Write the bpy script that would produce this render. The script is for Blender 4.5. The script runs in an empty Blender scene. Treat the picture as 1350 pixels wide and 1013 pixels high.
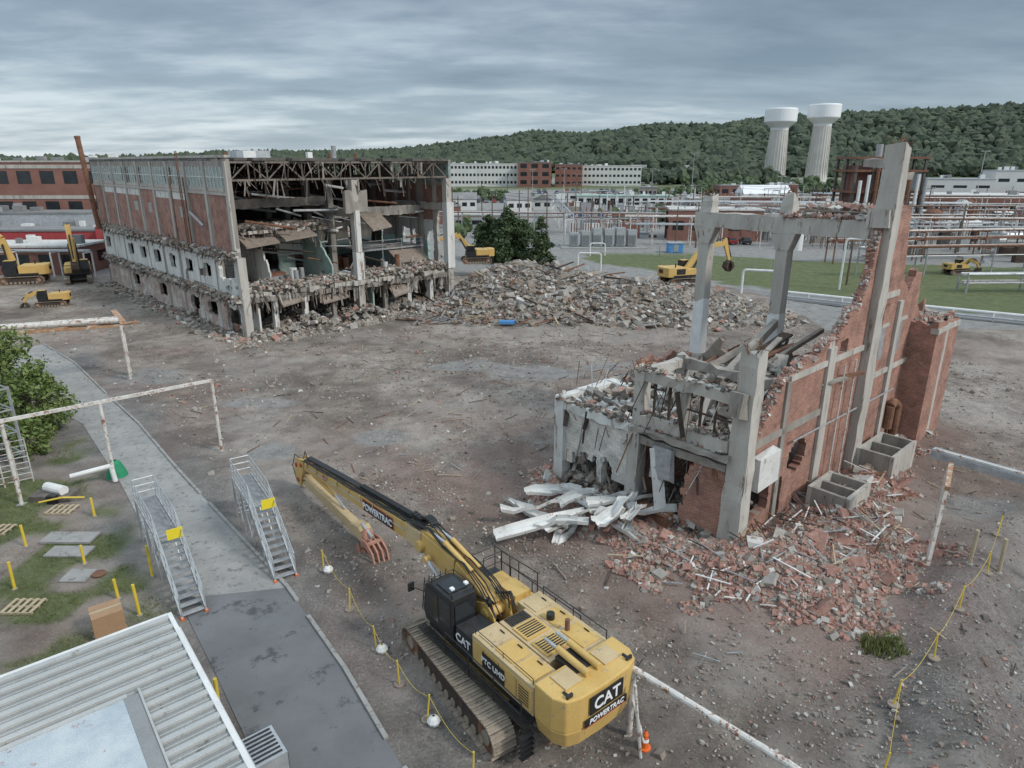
import bpy, bmesh, math, random
import numpy as np
from mathutils import Matrix, Vector
random.seed(7); rng=np.random.default_rng(7)
R=math.radians
scene=bpy.context.scene
COL=scene.collection
# ---------------------------------------------------------------- materials
MATS={}
def nmat(name):
    m=bpy.data.materials.new(name); m.use_nodes=True
    nt=m.node_tree; b=nt.nodes['Principled BSDF']
    MATS[name]=m
    return m,nt,b
def N(nt,t,**kw):
    n=nt.nodes.new(t)
    for k,v in kw.items(): setattr(n,k,v)
    return n
def ramp(nt,stops,interp='LINEAR'):
    r=nt.nodes.new('ShaderNodeValToRGB'); e=r.color_ramp.elements; r.color_ramp.interpolation=interp
    while len(e)<len(stops): e.new(.5)
    for k,(p,c) in enumerate(stops):
        e[k].position=p; e[k].color=(c[0],c[1],c[2],1)
    return r
def mixc(nt,fac,a,b,mode='MIX'):
    n=nt.nodes.new('ShaderNodeMix'); n.data_type='RGBA'; n.blend_type=mode
    for s,v in ((0,fac),(6,a),(7,b)):
        if hasattr(v,'is_linked'): nt.links.new(v,n.inputs[s])
        else: n.inputs[s].default_value = v if s==0 else (v[0],v[1],v[2],1)
    return n.outputs[2]
def mat(name,c1,c2,scale=1.5,rough=.85,bump=.3,metal=0,worn=None,wfac=.6,fine=25,wscale=2.5,streak=False):
    m,nt,b=nmat(name); L=nt.links.new
    tc=N(nt,'ShaderNodeTexCoord'); src=tc.outputs['Object']
    if streak:
        mp=N(nt,'ShaderNodeMapping'); mp.inputs['Scale'].default_value=(1,1,.18); L(src,mp.inputs[0]); s2=mp.outputs[0]
    else: s2=src
    n=N(nt,'ShaderNodeTexNoise'); n.inputs['Scale'].default_value=scale; n.inputs['Detail'].default_value=8; n.inputs['Roughness'].default_value=.65
    L(s2,n.inputs['Vector'])
    r=ramp(nt,[(.3,c1),(.7,c2)]); L(n.outputs[0],r.inputs[0]); col=r.outputs[0]
    n2=N(nt,'ShaderNodeTexNoise'); n2.inputs['Scale'].default_value=fine; n2.inputs['Detail'].default_value=4; L(src,n2.inputs['Vector'])
    if worn:
        n3=N(nt,'ShaderNodeTexNoise'); n3.inputs['Scale'].default_value=wscale; n3.inputs['Detail'].default_value=10; n3.inputs['Roughness'].default_value=.75
        L(s2,n3.inputs['Vector'])
        rr=ramp(nt,[(wfac,(0,0,0)),(min(wfac+.06,1),(1,1,1))]); L(n3.outputs[0],rr.inputs[0])
        col=mixc(nt,rr.outputs[0],col,worn)
    col=mixc(nt,.25,col,n2.outputs[0],'OVERLAY')
    L(col,b.inputs['Base Color']); b.inputs['Roughness'].default_value=rough; b.inputs['Metallic'].default_value=metal
    if bump:
        bp=N(nt,'ShaderNodeBump'); bp.inputs['Strength'].default_value=bump; bp.inputs['Distance'].default_value=.05
        L(n2.outputs[0],bp.inputs['Height']); L(bp.outputs[0],b.inputs['Normal'])
    return m
def brickmat(name,c1,c2,mortar,ang,stain=None,sf=.6,bw=.26,rh=.09):
    m,nt,b=nmat(name); L=nt.links.new
    tc=N(nt,'ShaderNodeTexCoord')
    d=N(nt,'ShaderNodeVectorMath',operation='DOT_PRODUCT'); L(tc.outputs['Object'],d.inputs[0])
    ca,sa=math.cos(R(ang)),math.sin(R(ang)); d.inputs[1].default_value=(ca-sa,sa+ca,0)
    sp=N(nt,'ShaderNodeSeparateXYZ'); L(tc.outputs['Object'],sp.inputs[0])
    cb=N(nt,'ShaderNodeCombineXYZ'); L(d.outputs['Value'],cb.inputs[0]); L(sp.outputs[2],cb.inputs[1])
    br=N(nt,'ShaderNodeTexBrick'); L(cb.outputs[0],br.inputs['Vector'])
    br.inputs['Color1'].default_value=(*c1,1); br.inputs['Color2'].default_value=(*c2,1); br.inputs['Mortar'].default_value=(*mortar,1)
    br.inputs['Scale'].default_value=1; br.inputs['Mortar Size'].default_value=.011; br.inputs['Brick Width'].default_value=bw; br.inputs['Row Height'].default_value=rh
    n=N(nt,'ShaderNodeTexNoise'); n.inputs['Scale'].default_value=.9; n.inputs['Detail'].default_value=9; n.inputs['Roughness'].default_value=.7; L(tc.outputs['Object'],n.inputs['Vector'])
    dk=ramp(nt,[(.3,(.5,.5,.5)),(.62,(1.15,1.1,1.05))]); L(n.outputs[0],dk.inputs[0])
    col=mixc(nt,1,br.outputs['Color'],dk.outputs[0],'MULTIPLY')
    if stain:
        n3=N(nt,'ShaderNodeTexNoise'); n3.inputs['Scale'].default_value=.8; n3.inputs['Detail'].default_value=12; n3.inputs['Roughness'].default_value=.8; n3.noise_dimensions='4D'; n3.inputs['W'].default_value=3
        L(tc.outputs['Object'],n3.inputs['Vector'])
        rr=ramp(nt,[(sf,(0,0,0)),(sf+.08,(1,1,1))]); L(n3.outputs[0],rr.inputs[0]); col=mixc(nt,rr.outputs[0],col,stain)
    L(col,b.inputs['Base Color']); b.inputs['Roughness'].default_value=.9
    bp=N(nt,'ShaderNodeBump'); bp.inputs['Strength'].default_value=.4; bp.inputs['Distance'].default_value=.02; L(br.outputs['Fac'],bp.inputs['Height']); bp.invert=True; L(bp.outputs[0],b.inputs['Normal'])
    return m
AL,AR=43.7,42.5
mat('concrete',(.19,.17,.15),(.37,.345,.305),1.2,worn=(.11,.09,.075),wfac=.6,streak=True)
mat('concrete_light',(.33,.31,.275),(.52,.495,.45),1.0,worn=(.18,.145,.115),wfac=.57,streak=True)
mat('concrete_dark',(.06,.055,.05),(.15,.14,.125),1.5)
mat('white_peel',(.5,.5,.47),(.72,.72,.69),.8,worn=(.25,.18,.14),wfac=.555,wscale=1.4,streak=True)
mat('white_paint',(.6,.61,.6),(.76,.76,.74),1.5,rough=.6,bump=.1,worn=(.33,.27,.22),wfac=.62)
mat('white_rust',(.5,.47,.43),(.7,.68,.64),2.0,rough=.65,worn=(.25,.11,.06),wfac=.53,wscale=3)
mat('teal_paint',(.22,.36,.33),(.4,.52,.48),.8,worn=(.36,.33,.29),wfac=.52)
mat('rust',(.11,.05,.03),(.26,.13,.08),2,rough=.9,worn=(.3,.2,.14),wfac=.62)
mat('rust_orange',(.32,.16,.08),(.45,.27,.16),2,worn=(.5,.45,.38),wfac=.52)
mat('rusty_steel_dark',(.03,.022,.018),(.09,.06,.045),2)
mat('truss_steel',(.11,.095,.08),(.24,.21,.18),2,worn=(.12,.065,.04),wfac=.55)
mat('steel_grey',(.25,.26,.27),(.45,.46,.47),3,rough=.5,bump=.1,metal=.3)
mat('galvanised',(.35,.37,.38),(.55,.57,.58),2,rough=.45,bump=.05,metal=.4,worn=(.25,.22,.2),wfac=.68)
mat('black_metal',(.012,.012,.013),(.03,.03,.032),4,rough=.45,bump=.05,worn=(.09,.08,.07),wfac=.62)
mat('rubber_hose',(.01,.01,.01),(.025,.025,.025),4,rough=.6,bump=.05)
mat('machine_yellow',(.54,.345,.10),(.64,.43,.15),.9,rough=.45,bump=.03,worn=(.38,.29,.18),wfac=.59,wscale=3)
mat('machine_tan',(.46,.345,.185),(.57,.435,.25),1.2,rough=.65,bump=.05,worn=(.34,.26,.18),wfac=.56)
mat('machine_red',(.35,.04,.03),(.45,.06,.04),2,rough=.5,bump=0)
mat('grapple_red',(.36,.15,.10),(.5,.28,.2),3,rough=.7,worn=(.25,.2,.17),wfac=.56)
mat('track_steel',(.2,.165,.13),(.38,.32,.255),3,rough=.8,metal=.1,worn=(.14,.11,.09),wfac=.58)
mat('decal_white',(.8,.8,.8),(.82,.82,.82),1,rough=.5,bump=0)
mat('decal_black',(.015,.015,.015),(.02,.02,.02),1,rough=.4,bump=0)
mat('glass_dark',(.01,.013,.016),(.03,.035,.04),.5,rough=.12,bump=0)
mat('glass_green',(.16,.22,.2),(.4,.45,.42),3,rough=.4,bump=.1,worn=(.04,.05,.05),wfac=.55,wscale=1.2)
mat('interior_shade',(.014,.012,.011),(.045,.038,.034),1)  # near-black base colour puts interior shade on inner surfaces and blind openings
mat('roof_white',(.5,.49,.47),(.68,.67,.64),.7,worn=(.28,.25,.22),wfac=.55)
mat('roof_grey',(.16,.16,.16),(.27,.27,.27),.3)
mat('metal_sheet',(.21,.22,.22),(.32,.325,.32),.5,rough=.55,bump=.05,metal=.1,worn=(.14,.13,.11),wfac=.58,wscale=1)
mat('metal_rib',(.38,.39,.38),(.5,.5,.48),.5,rough=.5,bump=.05,metal=.1,worn=(.24,.22,.19),wfac=.6)
mat('patch_sheet',(.36,.42,.46),(.56,.6,.61),.8,rough=.5,worn=(.32,.1,.06),wfac=.6,wscale=1.3)
mat('sheet_white',(.52,.52,.5),(.74,.74,.72),.8,rough=.5,worn=(.28,.24,.2),wfac=.57)
mat('yellow_post',(.62,.45,.04),(.72,.53,.07),2,rough=.5)
mat('yellow_sign',(.75,.6,.02),(.78,.62,.04),2,rough=.5,bump=0)
mat('cardboard',(.32,.2,.11),(.38,.24,.14),2)
mat('green_cloth',(.02,.2,.1),(.03,.28,.14),2)
mat('orange_plastic',(.7,.13,.02),(.75,.16,.03),2,rough=.5,bump=0)
mat('blue_plastic',(.05,.2,.5),(.08,.3,.6),2,rough=.5,bump=0)
mat('red_panel',(.36,.05,.05),(.44,.07,.07),1,rough=.6)
mat('red_brick_far',(.2,.09,.07),(.28,.14,.11),.3,bump=0)
mat('office_white',(.56,.56,.54),(.64,.64,.62),.2,rough=.7,bump=0)
mat('tower_white',(.74,.75,.76),(.8,.81,.82),.1,rough=.5,bump=0)
mat('tower_stem',(.5,.48,.44),(.62,.6,.56),.2,rough=.8,bump=0)
mat('wood_pole',(.1,.07,.05),(.18,.13,.09),2)
mat('wood_pale',(.35,.28,.18),(.48,.4,.28),3)
mat('bark',(.06,.045,.03),(.13,.1,.07),4)
mat('leaf_green',(.075,.12,.025),(.17,.22,.06),.9,rough=.6,bump=0)
mat('leaf_dark',(.03,.055,.022),(.085,.12,.045),.5,rough=.7,bump=0)
mat('forest_leaf_hazed',(.03,.047,.033),(.09,.112,.065),.06,rough=.9,bump=0,fine=.4)  # distance haze is mixed into this green: greyer and lighter
mat('grass_blade',(.09,.12,.03),(.19,.2,.07),.6,rough=.7,bump=0)
mat('rub_grey',(.24,.22,.195),(.41,.38,.34),2)
mat('rub_dark',(.08,.068,.058),(.18,.16,.14),2)
mat('rub_red',(.24,.115,.085),(.40,.23,.185),3,worn=(.38,.32,.28),wfac=.54,wscale=5)
mat('rub_white',(.44,.42,.39),(.62,.6,.56),2)
mat('rub_brown',(.19,.15,.12),(.32,.27,.225),2)
mat('asphalt',(.12,.123,.128),(.18,.182,.186),.35,rough=.85,bump=.25,worn=(.075,.077,.08),wfac=.56,fine=60,wscale=.6)
mat('road_far',(.16,.16,.16),(.22,.22,.22),.2,bump=0)
mat('concrete_slab',(.24,.235,.225),(.36,.35,.335),.6,worn=(.17,.16,.15),wfac=.55,fine=40)
for i,c in enumerate([(.5,.5,.5),(.05,.05,.06),(.35,.03,.03),(.04,.08,.2),(.7,.7,.7),(.2,.2,.21)]):
    mat('car_paint_%d'%i,c,tuple(x*1.1 for x in c),1,rough=.3,bump=0,metal=.1)
brickmat('brick_R',(.29,.12,.085),(.40,.19,.14),(.36,.31,.27),AR,stain=(.42,.35,.3),sf=.6)
brickmat('brick_L',(.29,.13,.10),(.37,.185,.14),(.36,.3,.27),AL,stain=(.46,.41,.37),sf=.62)
brickmat('brick_pale',(.42,.30,.26),(.52,.42,.37),(.46,.41,.38),AL,stain=(.6,.58,.55),sf=.5)
brickmat('block_white',(.62,.61,.58),(.7,.69,.66),(.5,.48,.45),AR,stain=(.42,.36,.32),sf=.58,bw=.4,rh=.2)
# ---------------------------------------------------------------- mesh builder
class MB:
    def __init__(s,T=None): s.v=[];s.f=[];s.m=[];s.names=[];s.T=T
    def mi(s,n):
        if n not in s.names: s.names.append(n)
        return s.names.index(n)
    def add(s,vs,fs,m):
        o=len(s.v); k=s.mi(m)
        if s.T is not None: vs=[tuple(s.T@Vector(p)) for p in vs]
        s.v.extend(vs); s.f.extend([tuple(i+o for i in f) for f in fs]); s.m.extend([k]*len(fs))
    def hexa(s,P,m): s.add(P,[(0,3,2,1),(4,5,6,7),(0,1,5,4),(1,2,6,5),(2,3,7,6),(3,0,4,7)],m)
    def box(s,x0,x1,y0,y1,z0,z1,m): s.hexa([(x0,y0,z0),(x1,y0,z0),(x1,y1,z0),(x0,y1,z0),(x0,y0,z1),(x1,y0,z1),(x1,y1,z1),(x0,y1,z1)],m)
    def beam(s,p,q,w,h,m,w2=None,h2=None):
        p=Vector(p);q=Vector(q);d=(q-p)
        if d.length<1e-6:return
        d.normalize(); up=Vector((0,0,1))
        if abs(d.z)>.97: up=Vector((0,1,0))
        r=d.cross(up).normalized(); u=r.cross(d).normalized()
        w2=w if w2 is None else w2; h2=h if h2 is None else h2
        P=[tuple(c+r*a*ww/2+u*b*hh/2) for c,ww,hh in((p,w,h),(q,w2,h2)) for a,b in((-1,-1),(1,-1),(1,1),(-1,1))]
        s.hexa(P,m)
    def cyl(s,p,q,r,m,r2=None,n=12,cap=True):
        p=Vector(p);q=Vector(q);d=(q-p).normalized(); up=Vector((0,0,1)) if abs(d.z)<.9 else Vector((1,0,0))
        a=d.cross(up).normalized(); b=a.cross(d); r2=r if r2 is None else r2
        vs=[]
        for c,rr in((p,r),(q,r2)):
            for i in range(n):
                t=2*math.pi*i/n; vs.append(tuple(c+a*math.cos(t)*rr+b*math.sin(t)*rr))
        fs=[(i,(i+1)%n,n+(i+1)%n,n+i) for i in range(n)]
        if cap: fs+= [tuple(range(n-1,-1,-1)),tuple(range(n,2*n))]
        s.add(vs,fs,m)
    def tube(s,pts,r,m,n=8):
        for a,b in zip(pts,pts[1:]): s.cyl(a,b,r,m,n=n)
    def lathe(s,c,prof,m,n=28):
        vs=[];k=len(prof)
        for r,z in prof:
            for i in range(n):
                t=2*math.pi*i/n; vs.append((c[0]+r*math.cos(t),c[1]+r*math.sin(t),c[2]+z))
        fs=[]
        for j in range(k-1):
            for i in range(n): fs.append((j*n+i,j*n+(i+1)%n,(j+1)*n+(i+1)%n,(j+1)*n+i))
        s.add(vs,fs,m)
    def prism_y(s,prof,y0,y1,m):
        n=len(prof); vs=[(x,y0,z) for x,z in prof]+[(x,y1,z) for x,z in prof]
        s.add(vs,[tuple(range(n)),tuple(range(2*n-1,n-1,-1))]+[(i,n+i,n+(i+1)%n,(i+1)%n) for i in range(n)],m)
    def prism_z(s,prof,z0,z1,m,sc=1,cx=0,cy=0):
        n=len(prof); vs=[(cx+(x-cx)*sc,cy+(y-cy)*sc,z0) for x,y in prof]+[(x,y,z1) for x,y in prof]
        s.add(vs,[tuple(range(n-1,-1,-1)),tuple(range(n,2*n))]+[(i,(i+1)%n,n+(i+1)%n,n+i) for i in range(n)],m)
    def build(s,name,parent=None,bevel=0,smooth=False):
        me=bpy.data.meshes.new(name); me.from_pydata(s.v,[],s.f)
        for n in s.names: me.materials.append(MATS[n])
        me.polygons.foreach_set('material_index',s.m)
        if smooth: me.polygons.foreach_set('use_smooth',[True]*len(me.polygons))
        me.update()
        ob=bpy.data.objects.new(name,me); COL.objects.link(ob)
        if parent: ob.parent=parent
        if bevel:
            md=ob.modifiers.new('bevel','BEVEL'); md.width=bevel; md.segments=2; md.limit_method='ANGLE'
        return ob
def empty(name,loc=(0,0,0)):
    e=bpy.data.objects.new(name,None); COL.objects.link(e); e.empty_display_size=.5
    return e
class Fr:
    def __init__(s,O,ang): s.O=O; s.b=(math.cos(R(ang)),math.sin(R(ang))); s.a=(-s.b[1],s.b[0])
    def p(s,u,t,z): return (s.O[0]+s.b[0]*u+s.a[0]*t, s.O[1]+s.b[1]*u+s.a[1]*t, z)
    def box(s,mb,u0,u1,t0,t1,z0,z1,m,j=0):
        P=[(u0,t0,z0),(u1,t0,z0),(u1,t1,z0),(u0,t1,z0),(u0,t0,z1),(u1,t0,z1),(u1,t1,z1),(u0,t1,z1)]
        if j: P=[(a+random.uniform(-j,j),b+random.uniform(-j,j),c+random.uniform(-j,j)) for a,b,c in P]
        mb.hexa([s.p(*q) for q in P],m)
    def rough_beam(s,mb,axis,c0,c1,u0,u1,z0,z1,m,j=.07,step=.5):
        n=max(1,int(abs(u1-u0)/step)); rings=[]
        for k in range(n+1):
            u=u0+(u1-u0)*k/n; q=[]
            for a,b in((c0,z0),(c1,z0),(c1,z1),(c0,z1)):
                a+=random.uniform(-j,j); b+=random.uniform(-j,j); q.append(s.p(u,a,b) if axis=='s' else s.p(a,u,b))
            rings.append(q)
        vs=[p for q in rings for p in q]; fs=[(0,1,2,3),(4*n+3,4*n+2,4*n+1,4*n)]
        for k in range(n):
            for i in range(4): fs.append((4*k+i,4*k+(i+1)%4,4*k+4+(i+1)%4,4*k+4+i))
        mb.add(vs,fs,m)
    def gwall(s,mb,axis,c,u0,u1,z0,z1,du,dz,keep,th,jit=.15,top=None):
        nu=int(round((u1-u0)/du)); nz=int(round((z1-z0)/dz)); K={}
        for i in range(nu):
            for j in range(nz):
                if top and z0+(j+.15)*dz>min(top(u0+i*du),top(u0+(i+1)*du)): continue
                k=keep(u0+(i+.5)*du,z0+(j+.5)*dz)
                if k:K[(i,j)]=k
        pos={}
        def node(i,j):
            if (i,j) not in pos:
                full=all((i-a,j-b) in K for a in(0,1) for b in(0,1))
                jj=0 if full else jit
                if j==0 or ((i==0 or i==nu) and jit<.3): jj=0
                u=u0+i*du;z=z0+j*dz
                if top and not full and abs(z-top(u))<dz*1.6 and z>z0: z=top(u); jj*=.5
                elif top and z>top(u): z=top(u)
                pos[(i,j)]=(u+random.uniform(-jj,jj),z+random.uniform(-jj,jj))
            return pos[(i,j)]
        def P(i,j,o):
            u,z=node(i,j)
            return s.p(u,c+o,z) if axis=='s' else s.p(c+o,u,z)
        idx={}
        def vid(i,j,o):
            k=(i,j,o)
            if k not in idx: idx[k]=len(mb.v); mb.v.append(P(i,j,th if o else 0))
            return idx[k]
        for (i,j),m in K.items():
            q=[(i,j),(i+1,j),(i+1,j+1),(i,j+1)]
            k=mb.mi(m)
            mb.f.append(tuple(vid(a,b,0) for a,b in q)); mb.m.append(k)
            mb.f.append(tuple(vid(a,b,1) for a,b in q[::-1])); mb.m.append(k)
            for (di,dj),(A,B) in (((0,-1),(0,1)),((1,0),(1,2)),((0,1),(2,3)),((-1,0),(3,0))):
                if (i+di,j+dj) not in K:
                    a,b=q[A],q[B]; mb.f.append((vid(*a,0),vid(*b,0),vid(*b,1),vid(*a,1))); mb.m.append(k)
def hsh(x,seed=0):
    v=math.sin(x*127.1+seed*311.7)*43758.5453; return v-math.floor(v)
def n1d(x,sc,seed=0):
    x/=sc; i=math.floor(x); f=x-i; f=f*f*(3-2*f); return hsh(i,seed)*(1-f)+hsh(i+1,seed)*f
def rag(x,seed=0): return (n1d(x,1.7,seed)-.5)*1.1+(n1d(x,.55,seed+1)-.5)*.6+(n1d(x,.25,seed+2)-.5)*.35
def vn(x,y,sc,seed=0):
    x=np.asarray(x,float)/sc;y=np.asarray(y,float)/sc
    xi=np.floor(x);yi=np.floor(y);fx=x-xi;fy=y-yi;fx=fx*fx*(3-2*fx);fy=fy*fy*(3-2*fy)
    def h(a,b):
        v=np.sin(a*127.1+b*311.7+seed*74.7)*43758.5453; return v-np.floor(v)
    return (h(xi,yi)*(1-fx)+h(xi+1,yi)*fx)*(1-fy)+(h(xi,yi+1)*(1-fx)+h(xi+1,yi+1)*fx)*fy
def sdist(poly,X,Y):
    X=np.asarray(X,float);Y=np.asarray(Y,float)
    d=np.full(X.shape,1e9); ins=np.zeros(X.shape,bool); n=len(poly)
    for i in range(n):
        ax,ay=poly[i];bx,by=poly[(i+1)%n]; ex,ey=bx-ax,by-ay
        t=np.clip(((X-ax)*ex+(Y-ay)*ey)/(ex*ex+ey*ey),0,1)
        d=np.minimum(d,np.hypot(X-ax-t*ex,Y-ay-t*ey))
        c=((ay>Y)!=(by>Y)); xx=ax+(Y-ay)*ex/(ey if abs(ey)>1e-9 else 1e-9)
        ins^=(c&(X<xx))
    return np.where(ins,-d,d)
def ldist(pts,X,Y):
    X=np.asarray(X,float);Y=np.asarray(Y,float); d=np.full(X.shape,1e9)
    for (ax,ay),(bx,by) in zip(pts,pts[1:]):
        ex,ey=bx-ax,by-ay; t=np.clip(((X-ax)*ex+(Y-ay)*ey)/(ex*ex+ey*ey),0,1)
        d=np.minimum(d,np.hypot(X-ax-t*ex,Y-ay-t*ey))
    return d
def ss(a,b,x): 
    t=np.clip((x-a)/(b-a),0,1); return t*t*(3-2*t)
L_=Fr((-28.5,70.3),AL); R_=Fr((10.6,28.7),AR)
# ---------------------------------------------------------------- terrain
PATH=[(-.5,12.5),(-3.4,16.2),(-6.3,20.6),(-10,25.6),(-15,31.3),(-20.6,37.7),(-27,45.3),(-33.3,52.1),(-41.2,60.8),(-46,66),(-50,62),(-44,56.5),(-37,50),(-31.1,45.3),(-23,35.7),(-17.8,29.1),(-14.5,24.8),(-11,20.3),(-8.2,16.6),(-5,12.5)]
PILE=[(-11,82),(-4,77.5),(5,77),(11,76),(20,75),(28,74),(34,77),(35,86),(27,95),(12,101),(3,104),(-6,102),(-12,92)]
RUBR=[(5.2,27.3),(7.5,25.2),(12,21.9),(14,22.2),(17,24.5),(20.5,27.5),(20,30.5),(22.5,35),(27,41),(30,44),(26,44),(12,30),(9,30),(5,33),(2.5,38),(1,37),(1,33.5)]
BERM=[(12,12),(14.5,17),(18,23),(22.5,28),(30,32),(44,38)]
GRASSFAR=[(14,136),(16,128),(28,117),(33,106),(44,95.5),(57,84),(80,74),(140,90),(110,118),(60,130),(40,140),(15,142)]
GRASSN=[(-13.5,22),(-15.5,24.5),(-18.6,28.5),(-24,35),(-30,42),(-38,48),(-50,45),(-40,30),(-26,22),(-18,20)]
YARD=[(-50,66),(-41,61),(-27,46),(-15,32),(-3,17),(6,6),(60,20),(60,70),(33,100),(5,120),(-10,120),(-60,115),(-90,110),(-80,80)]
PAVR=[(17,14),(19,20),(24,26),(31,30),(60,40),(60,5),(20,5)]
# tyre / crawler ruts as real shallow grooves
RUTS=[[(-1,24),(2,30),(1,42),(-6,55),(-18,64)],[(8,16),(12,19),(8,24),(2,26)],[(10,14),(14,18.5),(17,20),(24,22)],[(-8,33),(-2,45),(10,56),(22,62),(34,60)],[(-22,48),(-10,58),(4,66),(20,70)],[(6,18),(9,20),(7,24),(3,28),(2,36)],[(24,48),(20,56),(8,68)],[(30,34),(36,40),(42,50),(40,64)]]
def smoothline(pts,n=6):
    out=[]
    P=[np.array(p,float) for p in pts]; P=[2*P[0]-P[1]]+P+[2*P[-1]-P[-2]]
    for i in range(1,len(P)-2):
        for k in range(n):
            t=k/n; out.append(tuple(.5*((2*P[i])+(-P[i-1]+P[i+1])*t+(2*P[i-1]-5*P[i]+4*P[i+1]-P[i+2])*t*t+(-P[i-1]+3*P[i]-3*P[i+1]+P[i+2])*t**3)))
    out.append(tuple(P[-2])); return out
RUTS=[smoothline(r) for r in RUTS]
def rutf(x,y):
    m=np.zeros(np.shape(x))
    for r in RUTS:
        d=ldist(r,x,y); m=np.maximum(m,np.exp(-((d-1.3)/.36)**2))
    return m*(.35+.65*ss(.3,.6,vn(x,y,4,91)))
def gh(x,y,fine=True):
    x=np.asarray(x,float);y=np.asarray(y,float)
    pathd=sdist(PATH,x,y)
    yard=ss(3,-3,sdist(YARD,x,y))
    h=(vn(x,y,3,1)-.5)*.24+(vn(x,y,1.1,2)-.5)*.14+(vn(x,y,9,3)-.5)*.25
    h=h*yard*ss(.3,2,pathd)
    pd=-sdist(PILE,x,y)+(vn(x,y,4,61)-.5)*3
    ridge=ss(0,10,pd)*(1.75+2.2*np.exp(-((x-2)/17)**2-((y-93)/13)**2)+(vn(x,y,5,5)-.5)*1.4+(vn(x,y,2.2,62)-.5)*.8)+ss(0,3,pd)*(.35+(vn(x,y,2,6)-.3)*.6)
    h=h+np.where(pd>0,ridge,0)
    rd=-sdist(RUBR,x,y)
    h=h+np.where(rd>0,ss(0,2.6,rd)*(.35+.75*vn(x,y,2.4,8)),0)
    bd=ldist(BERM,x,y); h=h+.95*np.exp(-(bd/1.6)**2)*(.6+.8*vn(x,y,4,9))+.12*np.exp(-(bd/3)**2)*(vn(x,y,.8,19)-.3)
    h=h+np.maximum(0,(y-200))*.0227*(y<900)+np.where(y>=900,15.9,0)
    return h
def gh1(x,y): return float(gh(np.array([x]),np.array([y]))[0])
xs=np.concatenate([np.linspace(-3200,-115,16),np.arange(-100,-32,.7),np.arange(-32,42,.36),np.arange(42,100.1,.7),np.linspace(115,3200,16)])
ys=np.concatenate([[-300,-60,-10,4],np.arange(10,60,.36),np.arange(60,140,.6),np.arange(145,300,8),np.arange(310,900,30),np.linspace(950,4000,8)])
X,Y=np.meshgrid(xs,ys); rut=rutf(X,Y)*(sdist(PATH,X,Y)>.8)*(sdist(RUBR,X,Y)>0)*(Y<75); Z=gh(X,Y)-rut*.09
nx,ny=len(xs),len(ys)
me=bpy.data.meshes.new('ground')
V=np.stack([X.ravel(),Y.ravel(),Z.ravel()],1)
i=np.arange(nx-1)[None,:]+nx*np.arange(ny-1)[:,None]; i=i.ravel()
F=np.stack([i,i+1,i+nx+1,i+nx],1)
me.from_pydata(V.tolist(),[],F.tolist())
me.polygons.foreach_set('use_smooth',[True]*len(me.polygons))
att=me.color_attributes.new('zone','FLOAT_COLOR','POINT'); att2=me.color_attributes.new('zone2','FLOAT_COLOR','POINT')
XF,YF=V[:,0],V[:,1]
wob=(vn(XF,YF,2.5,11)-.5)*2.5+(vn(XF,YF,.9,12)-.5)*1.2
red=np.maximum(ss(4.5,-1,sdist(RUBR,XF,YF)+wob), .85*np.exp(-((XF+2)/8)**2-((YF-38)/9)**2)*ss(.25,.6,vn(XF,YF,2,13)))
red=np.maximum(red,.35*ss(.5,.75,vn(XF,YF,6,14))*(YF<75))
far=(YF>118)|(XF>36)&(YF>75)
grass=np.maximum(ss(1,-1,sdist(GRASSFAR,XF,YF)+wob), ss(1,-1,sdist(GRASSN,XF,YF)+wob)*ss(.38,.6,vn(XF,YF,2.2,15)))
grass=np.maximum(grass,np.where(YF>300,ss(.4,.6,vn(XF,YF,70,16)),0))
grass=np.maximum(grass,np.where(YF>560,1,0))
pav=np.maximum(ss(.5,-.5,sdist(PAVR,XF,YF)+wob)*ss(.35,.5,vn(XF,YF,3,17)), np.where(far|((sdist(YARD,XF,YF)>2)&(YF>60)),1,0))
for (ex,ey,ea,eb) in ((1.7,58,5,2.2),(-4,60,4,2),(-32,57,4,2.5),(-15.5,40.5,1.8,1.5),(-9,43,2,1.5),(9,60,3,1.5),(-20,50,3,1.2),(5.3,27.8,.5,.9),(26,33,2.5,1.5),(38,40,3,2)):
    pav=np.maximum(pav,.85*ss(1.2,.6,((XF-ex)/ea)**2+((YF-ey)/eb)**2+wob*.4))
gravel=np.maximum(ss(3.2,1.2,sdist(PATH,XF,YF)+wob*.4), ss(2,-2,17-XF*.35-(30-YF)*.55+wob)*(YF<60)*(XF>3)*.8)
gravel=np.maximum(gravel,ss(4,2,ldist(BERM,XF,YF)+wob*.5))
wet=ss(.5,.7,vn(XF,YF,7,71)*.5+vn(XF,YF,2.3,72)*.3+vn(XF,YF,.9,75)*.2)
wet=np.maximum(wet,rut.ravel()*.8)
dusty=ss(.48,.72,vn(XF+YF*.4,YF,6,73)*.5+vn(XF,YF,2,74)*.3+vn(XF,YF,.8,76)*.2)
A=np.stack([red,grass*1.0,pav,np.ones_like(red)],1).astype(np.float32); att.data.foreach_set('color',A.ravel())
A=np.stack([gravel,wet,dusty,np.ones_like(red)],1).astype(np.float32); att2.data.foreach_set('color',A.ravel())
m,nt,b=nmat('dirt_ground'); Lk=nt.links.new
tc=N(nt,'ShaderNodeTexCoord'); O_=tc.outputs['Object']
def noise(sc,det=8,rough=.65,vec=None):
    n=N(nt,'ShaderNodeTexNoise'); n.inputs['Scale'].default_value=sc; n.inputs['Detail'].default_value=det; n.inputs['Roughness'].default_value=rough
    Lk(vec or O_,n.inputs['Vector']); return n.outputs[0]
def M2(op,a,b_):
    n=N(nt,'ShaderNodeMath',operation=op)
    for k,v in enumerate((a,b_)):
        if isinstance(v,(int,float)): n.inputs[k].default_value=v
        else: Lk(v,n.inputs[k])
    return n.outputs[0]
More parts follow.
